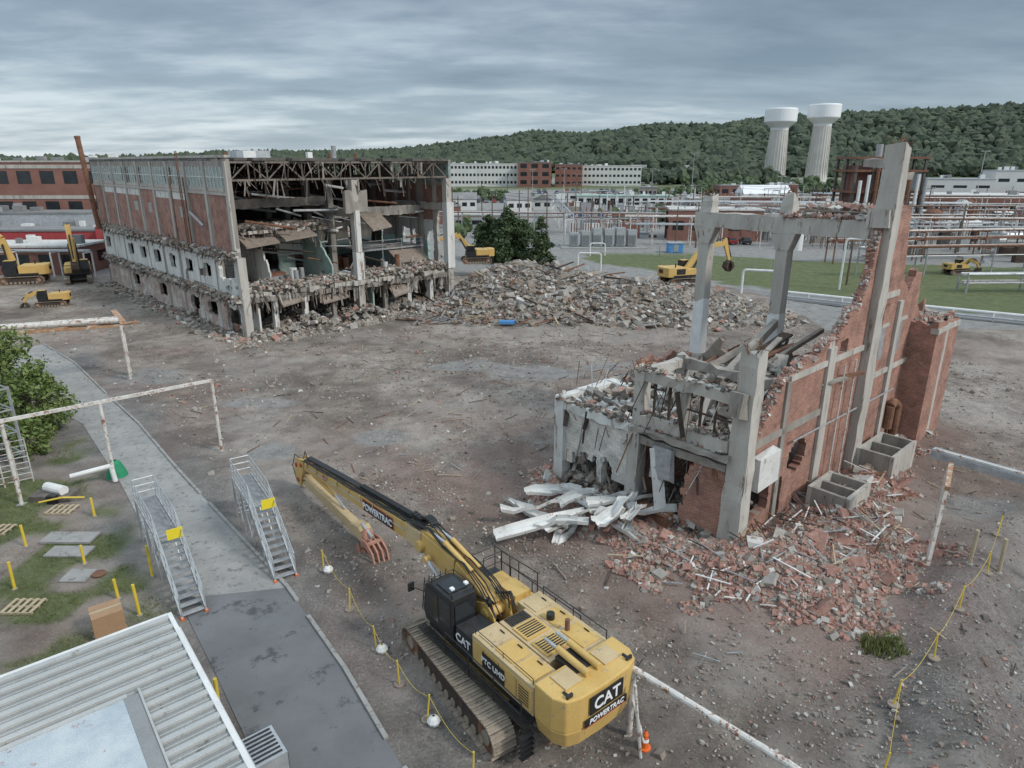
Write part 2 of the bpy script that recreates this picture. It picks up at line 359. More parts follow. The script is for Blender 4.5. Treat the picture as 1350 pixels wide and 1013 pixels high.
big=noise(.09,10,.7); mid=noise(.8,10,.78); fin=noise(9,6,.85)
r1=ramp(nt,[(.34,(.135,.11,.092)),(.48,(.225,.188,.16)),(.62,(.33,.29,.255))]); Lk(big,r1.inputs[0])
r2=ramp(nt,[(.3,(.42,.4,.385)),(.5,(1,1,1)),(.72,(1.5,1.48,1.46))]); Lk(mid,r2.inputs[0])
col=mixc(nt,1,r1.outputs[0],r2.outputs[0],'MULTIPLY')
at2=N(nt,'ShaderNodeAttribute',attribute_name='zone2'); sp2=N(nt,'ShaderNodeSeparateColor'); Lk(at2.outputs['Color'],sp2.inputs[0])
grc=ramp(nt,[(.3,(.115,.108,.102)),(.6,(.22,.212,.202)),(.75,(.33,.32,.31))]); Lk(mid,grc.inputs[0])
col=mixc(nt,M2('MULTIPLY',sp2.outputs[0],.8),col,grc.outputs[0])
r3=ramp(nt,[(.3,(.38,.37,.36)),(.5,(1,1,1)),(.66,(1.75,1.73,1.7))]); Lk(fin,r3.inputs[0])
col=mixc(nt,.85,col,r3.outputs[0],'MULTIPLY')
col=mixc(nt,M2('MULTIPLY',sp2.outputs[1],.5),col,(.095,.078,.066))
col=mixc(nt,M2('MULTIPLY',M2('MULTIPLY',sp2.outputs[2],mid),.9),col,(.40,.36,.32))
for sc,w_,c_ in ((5,.13,(.46,.42,.38)),(2.2,.07,(.4,.37,.34)),(3.3,.06,(.06,.05,.045)),(7,.1,(.33,.17,.13))):
    vo=N(nt,'ShaderNodeTexVoronoi'); vo.inputs['Scale'].default_value=sc; Lk(O_,vo.inputs['Vector'])
    vr=ramp(nt,[(w_*.5,(1,1,1)),(w_,(0,0,0))]); Lk(vo.outputs['Distance'],vr.inputs[0])
    col=mixc(nt,M2('MULTIPLY',vr.outputs[0],.75),col,c_)
at=N(nt,'ShaderNodeAttribute',attribute_name='zone'); sp=N(nt,'ShaderNodeSeparateColor'); Lk(at.outputs['Color'],sp.inputs[0])
rr=ramp(nt,[(.3,(.15,.088,.07)),(.7,(.34,.22,.185))]); Lk(fin,rr.inputs[0])
col=mixc(nt,M2('MULTIPLY',sp.outputs[0],.65),col,rr.outputs[0])
pr=ramp(nt,[(.3,(.15,.146,.14)),(.6,(.3,.292,.28))]); Lk(mid,pr.inputs[0]); pc=mixc(nt,.6,pr.outputs[0],r3.outputs[0],'MULTIPLY')
col=mixc(nt,sp.outputs[2],col,pc)
gr=ramp(nt,[(.3,(.06,.08,.028)),(.55,(.125,.145,.06)),(.7,(.2,.18,.11))]); Lk(mid,gr.inputs[0]); gc=mixc(nt,.6,gr.outputs[0],r3.outputs[0],'MULTIPLY')
col=mixc(nt,sp.outputs[1],col,gc)
Lk(col,b.inputs['Base Color']); b.inputs['Roughness'].default_value=.95
ad=M2('ADD',fin,mid)
bp=N(nt,'ShaderNodeBump'); bp.inputs['Strength'].default_value=.75; bp.inputs['Distance'].default_value=.15; Lk(ad,bp.inputs['Height']); Lk(bp.outputs[0],b.inputs['Normal'])
me.materials.append(m)
g=bpy.data.objects.new('ground',me); COL.objects.link(g)
# roads
mb=MB(); 
left=[(-5,12.5),(-8.2,16.6),(-11,20.3),(-14.5,24.8),(-17.8,29.1),(-23,35.7),(-31.1,45.3),(-37,50),(-44,56.5),(-52,64)]
right=[(-.5,12.5),(-3.4,16.2),(-6.3,20.6),(-10,25.6),(-15,31.3),(-20.6,37.7),(-27,45.3),(-33.3,52.1),(-41.2,60.8),(-49,68)]
for a in range(len(left)-1):
    l0,l1,r0,r1_=left[a],left[a+1],right[a],right[a+1]
    mb.add([(l0[0],l0[1],.03),(r0[0],r0[1],.03),(r1_[0],r1_[1],.03),(l1[0],l1[1],.03)],[(0,1,2,3)],'asphalt' if a<3 else 'concrete_slab')
mb.build('road')
mb=MB()
for a in range(len(right)-1):
    A_=Vector((*right[a],.04));B_=Vector((*right[a+1],.04)); n=int((B_-A_).length/1.5)+1
    for k in range(n):
        if hsh(a*17+k,3)<.12: continue
        mb.beam(A_.lerp(B_,k/n),A_.lerp(B_,(k+.97)/n),.16,.14+.04*hsh(k,a),'concrete_slab')
mb.build('road_kerb')
# ---------------------------------------------------------------- rubble
CU=np.array([(x,y,z) for z in(-.5,.5) for x,y in((-.5,-.5),(.5,-.5),(.5,.5),(-.5,.5))])
CF=np.array([(0,3,2,1),(4,5,6,7),(0,1,5,4),(1,2,6,5),(2,3,7,6),(3,0,4,7)])
def chunks(name,P,S,mats,weights,flat=.6,jit=.28,parent=None,tilt=1.0):
    n=len(P); P=np.asarray(P,float); S=np.asarray(S,float)
    if S.ndim==1: S=np.stack([S*rng.uniform(.6,1.5,n),S*rng.uniform(.6,1.2,n),S*rng.uniform(.3,1,n)*flat/.6],1)
    v=(CU[None]*(1+rng.uniform(-jit,jit,(n,8,3))))*S[:,None,:]
    az=rng.uniform(0,6.283,n);tx=rng.normal(0,.5*tilt,n);ty=rng.normal(0,.5*tilt,n)
    ca,sa=np.cos(az),np.sin(az);cx,sx=np.cos(tx),np.sin(tx);cy,sy=np.cos(ty),np.sin(ty)
    o=np.ones(n);z=np.zeros(n)
    Rz=np.array([[ca,-sa,z],[sa,ca,z],[z,z,o]]).transpose(2,0,1);Rx=np.array([[o,z,z],[z,cx,-sx],[z,sx,cx]]).transpose(2,0,1);Ry=np.array([[cy,z,sy],[z,o,z],[-sy,z,cy]]).transpose(2,0,1)
    M=Rz@Rx@Ry; v=np.einsum('nij,nkj->nki',M,v)+P[:,None,:]
    f=(CF[None]+8*np.arange(n)[:,None,None]).reshape(-1,4)
    me=bpy.data.meshes.new(name); me.from_pydata(v.reshape(-1,3).tolist(),[],f.tolist())
    for q in mats: me.materials.append(MATS[q])
    w=np.array(weights,float);w/=w.sum()
    me.polygons.foreach_set('material_index',np.repeat(rng.choice(len(mats),n,p=w),6).astype(np.int32))
    ob=bpy.data.objects.new(name,me); COL.objects.link(ob)
    if parent: ob.parent=parent
    return ob
def scatter(poly,n,edge=0):
    xs_=[p[0] for p in poly];ys_=[p[1] for p in poly]; x=rng.uniform(min(xs_),max(xs_),n*4);y=rng.uniform(min(ys_),max(ys_),n*4)
    d=sdist(poly,x,y)+ (vn(x,y,1.5,21)-.5)*edge
    k=d<0; x,y=x[k][:n],y[k][:n]
    return x,y
x,y=scatter(PILE,16000,4); z=gh(x,y); s=rng.lognormal(-1.5,.5,len(x)); s=np.clip(s,.09,1.1)
root=empty('rubble_pile')
chunks('rubble_chunks',np.stack([x,y,z+s*.15],1),s,['rub_grey','rub_brown','rub_dark','rub_white','rub_red'],[5.5,5,1.6,.9,.5],parent=root)
x,y=scatter(PILE,170,0); z=gh(x,y)+.15
S=np.stack([rng.uniform(.9,2.2,len(x)),rng.uniform(.2,.9,len(x)),rng.uniform(.12,.28,len(x))],1)
chunks('rubble_slabs',np.stack([x,y,z],1),S,['rub_grey','rub_brown','rub_white'],[3,2,.5],jit=.12,parent=root,tilt=.7)
mb=MB()
for k in range(460):
    x0=random.uniform(-12,10) if k%3 else random.uniform(-10,30);y0=random.uniform(76,90);zz=gh1(x0,y0)+.3;a=random.uniform(0,3.14);l=random.uniform(.8,3.4)
    w=random.choice([.05,.08,.16]); mb.beam((x0,y0,zz),(x0+l*math.cos(a),y0+l*math.sin(a),zz+random.uniform(-.5,.8)),w,w,random.choice(['rust','rusty_steel_dark','wood_pale','steel_grey','concrete']))
mb.box(-1.5,.3,76.5,77.3,.2,.5,'blue_plastic'); mb.build('rubble_scrap',root)
root=empty('brick_rubble_heap')
x,y=scatter(RUBR,16000,3.0); z=gh(x,y); s=np.clip(rng.lognormal(-2.05,.4,len(x)),.07,.36)
chunks('brick_chunks',np.stack([x,y,z+s*.12],1),s,['rub_red','rub_brown','rub_grey','rub_white'],[7,3,1.8,.5],parent=root,jit=.2)
x,y=scatter(RUBR,34,0); z=gh(x,y)+.12
chunks('brick_slabs',np.stack([x,y,z],1),np.stack([rng.uniform(.5,1.1,len(x)),rng.uniform(.4,.7,len(x)),rng.uniform(.18,.3,len(x))],1),['rub_red','rub_grey','rub_white'],[5,2,.6],parent=root,jit=.22)
mb=MB()
for k in range(200):
    x0=random.uniform(4,22);y0=28+(x0-8)*.55+random.uniform(-6,1)
    if sdist(RUBR,[x0],[y0])[0]>0: continue
    zz=gh1(x0,y0)+.2;a=random.uniform(0,3.14);l=random.uniform(.5,1.8)
    mb.beam((x0,y0,zz),(x0+l*math.cos(a),y0+l*math.sin(a),zz+random.uniform(-.3,.4)),.06,.04,random.choice(['rust','white_paint','wood_pale','steel_grey','white_rust','rusty_steel_dark']))
mb.build('scrap_pieces',root)
YN=[(-47,64),(-27,47),(-15,33),(-3,18.5),(4,12),(40,18),(45,60),(33,76),(-8,78),(-26,68),(-36,80),(-60,100),(-70,100)]
x,y=scatter(YN,22000,1); dens=vn(x,y,5,81)*.6+vn(x,y,1.7,82)*.4; k=rng.random(len(x))<ss(.3,.7,dens)+.15; x,y=x[k],y[k]; z=gh(x,y)
s=np.clip(rng.lognormal(-2.8,.5,len(x)),.025,.3)*np.where(y>50,1.35,1)
chunks('loose_stones',np.stack([x,y,z+s*.1],1),s,['rub_grey','rub_brown','rub_white','rub_red','rub_dark'],[4.5,5,.6,1.1,1.6])
NB=[(-9,27),(-2,17),(4,12),(30,14),(34,32),(22,30),(14,22),(6,26),(0,34),(-12,40),(-14,33)]
x,y=scatter(NB,16000,1); k=rng.random(len(x))<ss(.25,.7,vn(x,y,2.5,84))+.1; x,y=x[k],y[k]; z=gh(x,y); s=np.clip(rng.lognormal(-3.1,.45,len(x)),.02,.16)
chunks('gravel_stones',np.stack([x,y,z+s*.15],1),s,['rub_grey','rub_brown','rub_white','rub_red','rub_dark'],[5,4,.8,.9,1.5])
mb=MB()
for k in range(420):
    x0=random.uniform(-30,28);y0=random.uniform(18,76)
    if sdist(YN,[x0],[y0])[0]>-1: continue
    if abs(x0+4)<6 and y0<36: continue
    zz=gh1(x0,y0)+.05;a=random.uniform(0,3.14);l=random.uniform(.3,1.6); mb.beam((x0,y0,zz),(x0+l*math.cos(a),y0+l*math.sin(a),zz+random.uniform(0,.12)),.05,.03,random.choice(['rust','wood_pale','steel_grey','rusty_steel_dark','rub_brown']))
mb.build('ground_scrap')
fr=[L_.p(-2.2,-3.5,0)[:2],L_.p(30,-4.5,0)[:2],L_.p(30,3,0)[:2],L_.p(1,1,0)[:2],L_.p(0,50,0)[:2],L_.p(-2.5,50,0)[:2]]
x,y=scatter(fr,7500,2.5); z=gh(x,y); s=np.clip(rng.lognormal(-1.6,.5,len(x)),.06,.8)
chunks('debris_fringe',np.stack([x,y,z+s*.1],1),s,['rub_grey','rub_brown','rub_white','rub_red','rub_dark'],[4,4,.8,.8,2])
# ---------------------------------------------------------------- left ruined building
root=empty('ruined_factory_building')
mb=MB(); P=5.8
def pil(u): return (u%P)<.6
def kl(u,z):
    e=hsh(round(u/1.2),3); e2=hsh(round(u/.6)+.5*round(z/.5),5)
    if u<1.2 and z>9+e: return 'concrete'
    if z>18.0: return 'concrete'
    if z>15.6: 
        if pil(u): return 'concrete_light'
        if z>17.7 : return 'concrete'
        return 'glass_green' if hsh(round(u/P*2),9)>.12 else None
    if z>15.0: return 'concrete_light'
    if z>9.2+rag(u,3)*.6:
        if pil(u) : return 'concrete_light'
        if 14<z<15 and hsh(int(u/P),2)>.6 : return 'white_peel'
        if 12<z<13.2 and 2.4<(u%P)<3.8 and hsh(int(u/P),12)>.6: return 'steel_grey'
        return 'brick_L'
    if z>8.4:
        return 'concrete' if e2>.25 else None
    if z>4.4:
        if 1.2<u<5.6 and z>6.2+rag(u,9)*.6: return None
        if hsh(round(u)+round(z)*3.3,15)<.05: return None
        if pil(u): return 'white_peel'
        if z>8: return 'concrete'
        if 5.6<z<7.4 and 2.2<(u%P)<4.4 and hsh(int(u/P),7)>.35: return None if hsh(int(u/P),8)>.4 else 'interior_shade'
        return 'white_peel'
    if z>3.7: return 'concrete' if e2>.2 else None
    if 0.0<z<2.6 and 2.4<(u%P)<4 and hsh(int(u/P),17)>.5: return None
    if 1.0<z<2.8 and 1.8<(u%P)<4.6 and hsh(int(u/P),18)>.55: return None
    if 1.2<u<4.8 and z<3.4+rag(u,4): return None
    return 'brick_pale' if u>4 or z<1.5 else 'white_peel'
L_.gwall(mb,'t',0,0,52.2,0,18.6,.4,.4,kl,.4,.16)
def kr(u,z):
    if u<2.5 and 5<z<12: return None
    if pil(u+3): return 'concrete_light'
    if z>15.6 and z<17.8: return None if hsh(round(u/2),4)>.75 else 'glass_green'
    if z>11: return 'brick_L' if z<15.3 else 'concrete'
    if 5.5<z<9.5 and 2<(u%P)<4.8: return None
    if z>4.8: return 'teal_paint' if z<8 else 'white_peel'
    return 'concrete_light' if not(0<z<3 and 2<(u%P)<4.5) else None
L_.gwall(mb,'t',28.2,0,52.2,0,18.6,.45,.45,kr,.4,.15)
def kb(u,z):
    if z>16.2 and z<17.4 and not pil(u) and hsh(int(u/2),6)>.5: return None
    return 'interior_shade' if z>5 else 'concrete_dark'  # back wall coloured dark to deepen the shade inside
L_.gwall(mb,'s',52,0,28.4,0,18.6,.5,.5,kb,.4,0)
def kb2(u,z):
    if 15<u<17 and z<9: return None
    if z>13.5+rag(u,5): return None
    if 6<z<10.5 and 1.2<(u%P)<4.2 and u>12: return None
    return 'interior_shade' if (z>10 or u<12) else 'concrete_dark'
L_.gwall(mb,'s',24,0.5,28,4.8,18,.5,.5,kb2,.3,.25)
mb.build('walls',root)
mb=MB()
for t0 in np.arange(0,52,1.3):
    for s0 in np.arange(0,28.4,1.42):
        if t0<2.6 and hsh(s0*3.1+t0,8)<.4: continue
        L_.box(mb,s0,s0+1.415,t0,t0+1.295,18.25,18.55,'roof_grey' if t0>4 else 'concrete_dark',.02 if t0<4 else 0)
L_.box(mb,-.12,.55,-.1,52.2,18.55,18.8,'concrete_light'); L_.box(mb,-.1,28.6,51.8,52.3,18.56,18.8,'concrete_light')
mb.build('roof',root)
mb=MB()
def truss(t,z0,z1,s0,s1,n,m,w=.2):
    mb.beam(L_.p(s0,t,z1),L_.p(s1,t,z1),w,w,m); mb.beam(L_.p(s0,t,z0),L_.p(s1,t,z0),w,w,m)
    d=(s1-s0)/n
    for k in range(n):
        a=s0+k*d
        mb.beam(L_.p(a,t,z0),L_.p(a,t,z1),w*.6,w*.6,m)
        if hsh(k,t)<.12: continue
        if k%2==0: mb.beam(L_.p(a,t,z0),L_.p(a+d,t,z1),w*.6,w*.6,m)
        else: mb.beam(L_.p(a,t,z1),L_.p(a+d,t,z0),w*.6,w*.6,m)
for t in (.4,6,11.8,17.6,23.4,29.2,35,40.8,46.6): truss(t,16.35,18.1,.4,28.1,14,'truss_steel' if t<1 else 'rusty_steel_dark')
for s0 in (3,7,10.5,14.3,18,21.5,25): mb.beam(L_.p(s0,.3,18.12),L_.p(s0,50,18.12),.16,.2,'rusty_steel_dark')
for k in range(420):
    a=random.uniform(.5,28);z=random.choice([16.3,18.1,4.4,4.4,4.4,4.4,10.8]); l=random.uniform(.3,2.4)
    if z==10.8: a=random.uniform(1,13.5)
    t=random.uniform(-.4,.6) if z!=10.8 else random.uniform(3.5,5)
    w=random.choice([.03,.04,.05,.12,.2]); mb.beam(L_.p(a,t,z),L_.p(a+random.uniform(-.7,.7),t-random.uniform(-.2,.6),z-l),w,.04,random.choice(['rusty_steel_dark','rusty_steel_dark','truss_steel','rub_grey','rub_brown']))
mb.build('roof_trusses',root)
mb=MB()
for t in np.arange(0,52,5.8):
    for s0 in (.35,14.4,28.1):
        w=.42 if t==0 else .35
        L_.box(mb,s0-w,s0+w,t-.1,t+.75,0,16.2 if (t or s0>1) else 8.6,'concrete_light' if t<1 else 'concrete',.03)
L_.box(mb,13.9,14.9,-.2,.7,4.8,8,'white_peel',.04); L_.box(mb,14.1,14.7,-.25,-.1,8,12.8,'white_peel',.04)
L_.box(mb,27.6,28.7,-.25,.7,4.8,13.2,'white_peel',.04)
for s0 in (3.6,7.2,10.8,18,21.5,25): 
    L_.box(mb,s0-.25,s0+.25,.2,.75,0,4.2,'white_peel' if int(s0)%2 else 'concrete',.05)
    for t in (5.8,11.6): L_.box(mb,s0-.25,s0+.25,t,t+.5,0,4.2,'concrete')
L_.rough_beam(mb,'s',-.15,.3,13,15.9,12.6,15,'concrete',.12)
L_.rough_beam(mb,'t',14.1,14.7,.3,12,12.0,12.9,'concrete'); L_.rough_beam(mb,'s',5.7,6.3,14.8,27.6,11.6,12.7,'concrete_light',.1)
L_.rough_beam(mb,'t',27.8,28.15,.8,12,12.2,13.1,'concrete_light'); L_.rough_beam(mb,'s',5.8,6.2,1,13.8,13.2,14.2,'concrete_dark',.08)
mb.build('columns',root)
mb=MB()
for s0 in np.arange(0,28.4,.47):
    r=n1d(s0,1.6,41)*.7+hsh(s0,42)*.3
    f=-.7+r*1.5+ (1.4 if 22<s0<25 and r>.4 else 0)
    L_.box(mb,s0,s0+.468,f,14,4.18+.12*hsh(s0,6),4.75,'concrete_light' if hsh(s0,7)>.35 else 'concrete',.05)
L_.box(mb,0.45,28.1,14,51.9,4.3,4.75,'concrete_dark')
L_.rough_beam(mb,'s',.05,.5,.1,28.3,3.7,4.2,'concrete')
for s0 in np.arange(1,13.6,.5):
    r=n1d(s0,1.5,43)
    L_.box(mb,s0,s0+.498,3.0+r*2.6,20,10.65-r*.3,10.95-r*.1,'concrete_light' if hsh(s0,3)>.4 else 'rub_brown',.06)
for s0 in (1.2,5,9,13): L_.rough_beam(mb,'t',s0-.17,s0+.17,4,20,10.2,10.65,'concrete_light',.05)
for s0,s1,t0,z0,z1 in ((2,6,4.5,10.6,9.2),(6.4,10.5,4.2,10.7,9.7),(17,20,3,12,10.2),(22,27,5,7.4,5.4),(9,12.5,1.6,4.7,2.6),(18.4,21,1.2,4.7,2.2),(4,6.8,1.4,4.7,3.0)):
    mb.hexa([L_.p(s0,t0-2.2,z1),L_.p(s1,t0-1.8,z1+.3),L_.p(s1,t0+1,z0),L_.p(s0,t0+1,z0),L_.p(s0,t0-2.2,z1+.2),L_.p(s1,t0-1.8,z1+.5),L_.p(s1,t0+1,z0+.2),L_.p(s0,t0+1,z0+.2)],'rub_brown')
mb.build('floor_slabs',root)
mb=MB()
def kin(u,z):
    if 5<u<8.5 and z<8.6: return None
    if 10.6<u<12 and z<7.4: return None
    return 'teal_paint' if (z<7.2 and u>8) else ('white_peel' if z>5.6 else 'concrete_light')
L_.gwall(mb,'s',9,.5,14.2,4.8,10.6,.35,.35,kin,.25,.12)
L_.gwall(mb,'t',4.6,3,16,4.8,10.5,.4,.4,lambda u,z: 'white_peel',.2,.15,top=lambda u:10.4-max(0,(5.5-u))*1.7+rag(u,2)*.5)
L_.gwall(mb,'t',11.8,2,9,4.8,10.5,.4,.4,lambda u,z: 'teal_paint',.2,.15,top=lambda u:10.4-max(0,(5.5-u))*1.2+rag(u,6)*.5)
L_.gwall(mb,'s',12,15,28,4.8,12,.4,.4,lambda u,z: None if (6.5<z<10 and 1.2<(u%3.8)<3.0) else ('teal_paint' if z<8.5 else 'concrete'),.25,.12,top=lambda u:11+rag(u,7))
L_.gwall(mb,'s',7.5,.5,28,0,4.2,.4,.4,lambda u,z: None if (z<2.8 and 1.6<(u%3.6)<3.0) else ('white_peel' if hsh(int(u/3.6),6)>.6 else 'concrete_dark'),.25,.05)
L_.gwall(mb,'t',16.4,.8,6,0,4.2,.4,.4,lambda u,z:'teal_paint',.2,.1)
L_.gwall(mb,'t',1.6,.2,6,0,4.2,.4,.4,lambda u,z:'white_peel',.2,.1,top=lambda u:3.2+rag(u,3)*1.3)
L_.box(mb,18,27.5,5,11.5,7.3,7.5,'steel_grey')
for s0 in (18.2,21,24,27.2): mb.beam(L_.p(s0,5.1,4.8),L_.p(s0,5.1,8.6),.12,.12,'steel_grey')
for z in (8.0,8.5): mb.beam(L_.p(18,5.1,z),L_.p(27.4,5.1,z),.06,.06,'steel_grey')
for ds in(0,.8): mb.beam(L_.p(18+ds*.1,5.2+ds,7.3),L_.p(14.8,3+ds,4.9),.08,.25,'steel_grey')
for k in range(9): mb.beam(L_.p(15.1+k*.33,3.2+k*.23,5.0+k*.26),L_.p(15.1+k*.33,4.1+k*.23,5.0+k*.26),.25,.04,'steel_grey')
mb.build('interior_walls',root)
mb=MB()
for k in range(34):
    s0=random.uniform(1.5,27);t=random.uniform(2,11);h=random.uniform(.6,2.2)
    if random.random()<.5: mb.cyl(L_.p(s0,t,4.75),L_.p(s0,t,4.75+h),random.uniform(.25,.6),random.choice(['steel_grey','teal_paint','rust','white_paint']),n=12)
    else:
        w=random.uniform(.4,1.0); L_.box(mb,s0-w,s0+w,t,t+w*1.5,4.76,4.76+h,random.choice(['steel_grey','rust','white_paint','interior_shade']),.08)
for k in range(90):
    s0=random.uniform(1,27);z=random.uniform(7,15.8); t=random.uniform(3,20)
    mb.cyl(L_.p(s0,t,z),L_.p(min(28,s0+random.uniform(1,8)),t+random.uniform(-1,1),z+random.uniform(-1.4,.4)),random.uniform(.04,.2),random.choice(['steel_grey','rust','white_paint','rusty_steel_dark']),n=8)
L_.box(mb,6.5,7,2.8,3.2,4.76,5.4,'orange_plastic')
mb.build('machinery_remains',root)
pts=[];S=[]
for k in range(2600):
    s0=random.uniform(0,28.3);t=abs(random.gauss(.3,1.6)); pts.append(L_.p(s0,t,4.8+random.random()*.25*(1+n1d(s0,2,3)*3.5)));S.append(random.uniform(.07,.45))
for k in range(2000):
    t=random.uniform(0,52); z=random.choice([8.8,4.1]); pts.append(L_.p(random.uniform(-.75,.1),t,z+random.uniform(-.35,.35)));S.append(random.uniform(.08,.45))
for k in range(600):
    pts.append(L_.p(random.uniform(1,13.5),random.uniform(4,9),11.0+random.random()*.3));S.append(random.uniform(.1,.5))
for k in range(2600):
    s0=random.uniform(.5,28);t=random.uniform(-1,6); pts.append(L_.p(s0,t,random.random()*2.1*n1d(s0,2.5,19)));S.append(random.uniform(.1,.6))
chunks('slab_debris',np.array(pts),np.array(S),['rub_grey','rub_white','rub_brown','rub_red','rub_dark'],[4,1,3,.6,1.5],parent=root)
mb=MB()
for z in (8.75,4.05):
    for t in np.arange(0,52,.6):
        if n1d(t+z*7,2.2,77)>.3: L_.box(mb,-.3-.55*hsh(t,z),-.02,t,t+.59,z-.15-.15*hsh(t,4),z+.12,'concrete_light' if hsh(t,5)>.3 else 'concrete',.06)
for k in range(220):
    t=random.uniform(0,51);z=random.choice([8.8,4.0]); mb.beam(L_.p(-.3,t,z),L_.p(-.3-random.uniform(.1,.8),t+random.uniform(-.6,.6),z-random.uniform(.2,1.1)),.04,.04,'rusty_steel_dark')
for t in np.arange(.0,52,5.8): L_.box(mb,-.16,-.002,t,t+.6,9.4,18.2,'concrete_light',.0)
L_.box(mb,-.1,-.003,.1,52,14.85,15.15,'concrete_light')
for t in np.arange(.6,51,.97): L_.box(mb,-.06,-.001,t,t+.07,15.6,17.7,'white_paint')
L_.box(mb,-.05,-.001,.1,52,16.6,16.68,'white_paint')
for ds in (0,.5): mb.beam(L_.p(-.9,11+ds,8.9),L_.p(-.9,11+ds,19.3),.08,.08,'rust')
for z in np.arange(9,19.2,.5): mb.beam(L_.p(-.9,11,z),L_.p(-.9,11.5,z),.05,.05,'rust')
for ds in (0,1.4): mb.beam(L_.p(-.3-ds,11.9,8.9),L_.p(-.3-ds,11.9,16.5),.1,.1,'rust')
mb.cyl(L_.p(-.5,7,11.5),L_.p(-.5,10.5,12.8),.15,'steel_grey')
mb.build('ledges_and_ladder',root)
mb=MB(); mb.cyl(L_.p(-1.2,48.5,8.5),L_.p(-1.6,49.5,21.5),.36,'rust',n=16); mb.cyl(L_.p(-1.6,49.5,21.5),L_.p(-1.61,49.53,21.8),.42,'rust',n=16)
L_.box(mb,13.7,14.3,9,9.6,18.6,19.3,'white_paint');L_.box(mb,7,8.5,12,14,18.6,19.4,'white_paint');L_.box(mb,10,14,20,24,18.6,19.6,'galvanised')
mb.cyl(L_.p(15.5,6,18.5),L_.p(15.5,6,20),.3,'steel_grey')
for s0 in(6,20,24): mb.cyl(L_.p(s0,15,18.5),L_.p(s0,15,19.3),.25,'rust')
mb.build('stack_and_vents',root)
# ---------------------------------------------------------------- right ruined building
root=empty('ruined_brick_building')
PR=[(0,5.6),(1,6.3),(2,6.3),(3.2,7.6),(4.5,8.6),(6.2,8.4),(7.5,8.8),(9,9),(10.3,9.6),(11.4,10.8),(12.3,12.0),(12.9,14.2),(13.2,15.2),(17.2,15.4),(17.6,14.0),(18.2,10.6),(19.3,10.2),(20.2,11.3),(21.4,10.8),(21.6,8.6),(22.5,8.2),(24.5,8)]
def prof(u):
    for (a,za),(b_,zb) in zip(PR,PR[1:]):
        if a<=u<=b_: return za+(zb-za)*(u-a)/(b_-a)+rag(u,31)*(.85 if u<13 or u>17 else .35)
    return 8
def kR(u,z):
    if u<.9 and z<5: return 'concrete'
    if (u-6.3)**2/1.0+(z-3.2)**2/.8<1+rag(u+z,8)*.4: return None
    if 1.0<u<3.6 and 1.0<z<3.2+rag(u,4)*.5: return 'interior_shade' if u<1.6 else None
    if 4.0<u<5.0 and z<2.4: return None
    if (15.2<u<16.6 or 18.2<u<19.4) and 6.6<z<8.6: return 'steel_grey'
    if 8.5<u<9.2 or 18.0<u<18.2: return 'concrete_light'
    if 9.8<u<11 and 8.0<z<8.8: return None
    return 'brick_R'
mb=MB(); R_.gwall(mb,'s',0,.3,24.4,0,16,.2,.2,kR,.45,.06,top=prof)
R_.gwall(mb,'t',24.2,.4,9,0,10,.4,.4,lambda u,z:'brick_R',.35,.15,top=lambda u:9.5-u*.7+rag(u,3))
mb.build('long_brick_wall',root)
mb=MB()
R_.gwall(mb,'s',-1.6,20.9,25.4,0,8.8,.25,.25,lambda u,z:('concrete_light' if 22.8<u<23.4 else 'brick_R'),.35,.06,top=lambda u:8.2+rag(u,2)*.5)
R_.gwall(mb,'t',20.9,-1.25,0,0,8.8,.25,.25,lambda u,z:'brick_R',.35,.06,top=lambda u:8.1+rag(u,5)*.5)
R_.gwall(mb,'t',25.05,-1.25,3,0,8.8,.25,.25,lambda u,z:'brick_R',.35,.06,top=lambda u:8.1+rag(u,6)*.5)
R_.rough_beam(mb,'s',-1.68,-1.2,20.85,25.45,7.6,7.95,'concrete_light',.03)
mb.build('end_tower',root)
mb=MB()
def band(s0,s1,z0,z1,m='concrete_light',p=.12): R_.box(mb,s0,s1,-p,-.002,z0,z1,m)
band(4.2,13.1,7.75,8.05); band(14.5,21.0,5.5,5.8); band(14.5,17.4,10.4,10.75); band(.6,8.4,5.0,5.35,'concrete')
band(8.3,9.1,.5,8.7,'concrete_light',.18); band(17.7,18.3,.2,10.0,'concrete_light',.18)
band(3.9,4.3,.3,7.8,'concrete'); 
for s0 in (15.05,18.05): band(s0,s0+1.7,8.6,8.8,'concrete_light',.1)
for s0,z0 in ((10.2,.6),(11.7,.6)): mb.tube([R_.p(s0,-.3,z0),R_.p(s0,-.3,7.5)],.05,'white_rust')
mb.tube([R_.p(5,-.25,4.4),R_.p(19,-.25,4.1)],.05,'steel_grey')
mb.tube([R_.p(14.8,-.25,.5),R_.p(14.8,-.25,9.9),R_.p(15.8,-.2,10.1)],.07,'rust')
mb.tube([R_.p(20.0,-.4,.3),R_.p(20,-.4,2.7),R_.p(19.2,-.4,3.2),R_.p(18.6,-.4,3.0),R_.p(18.6,-.4,1.5)],.28,'rust',12)
def rebar(p,n,l=.7,sp_=.3):
    for k in range(n):
        q=Vector(p)+Vector((random.uniform(-sp_,sp_),random.uniform(-sp_,sp_),-.1)); a=q+Vector((random.uniform(-.25,.25),random.uniform(-.25,.25),l*random.uniform(.4,1)))
        mb.tube([q,a,a+Vector((random.uniform(-.4,.4),random.uniform(-.4,.4),random.uniform(-.3,.3)))],.018,'rust',5)
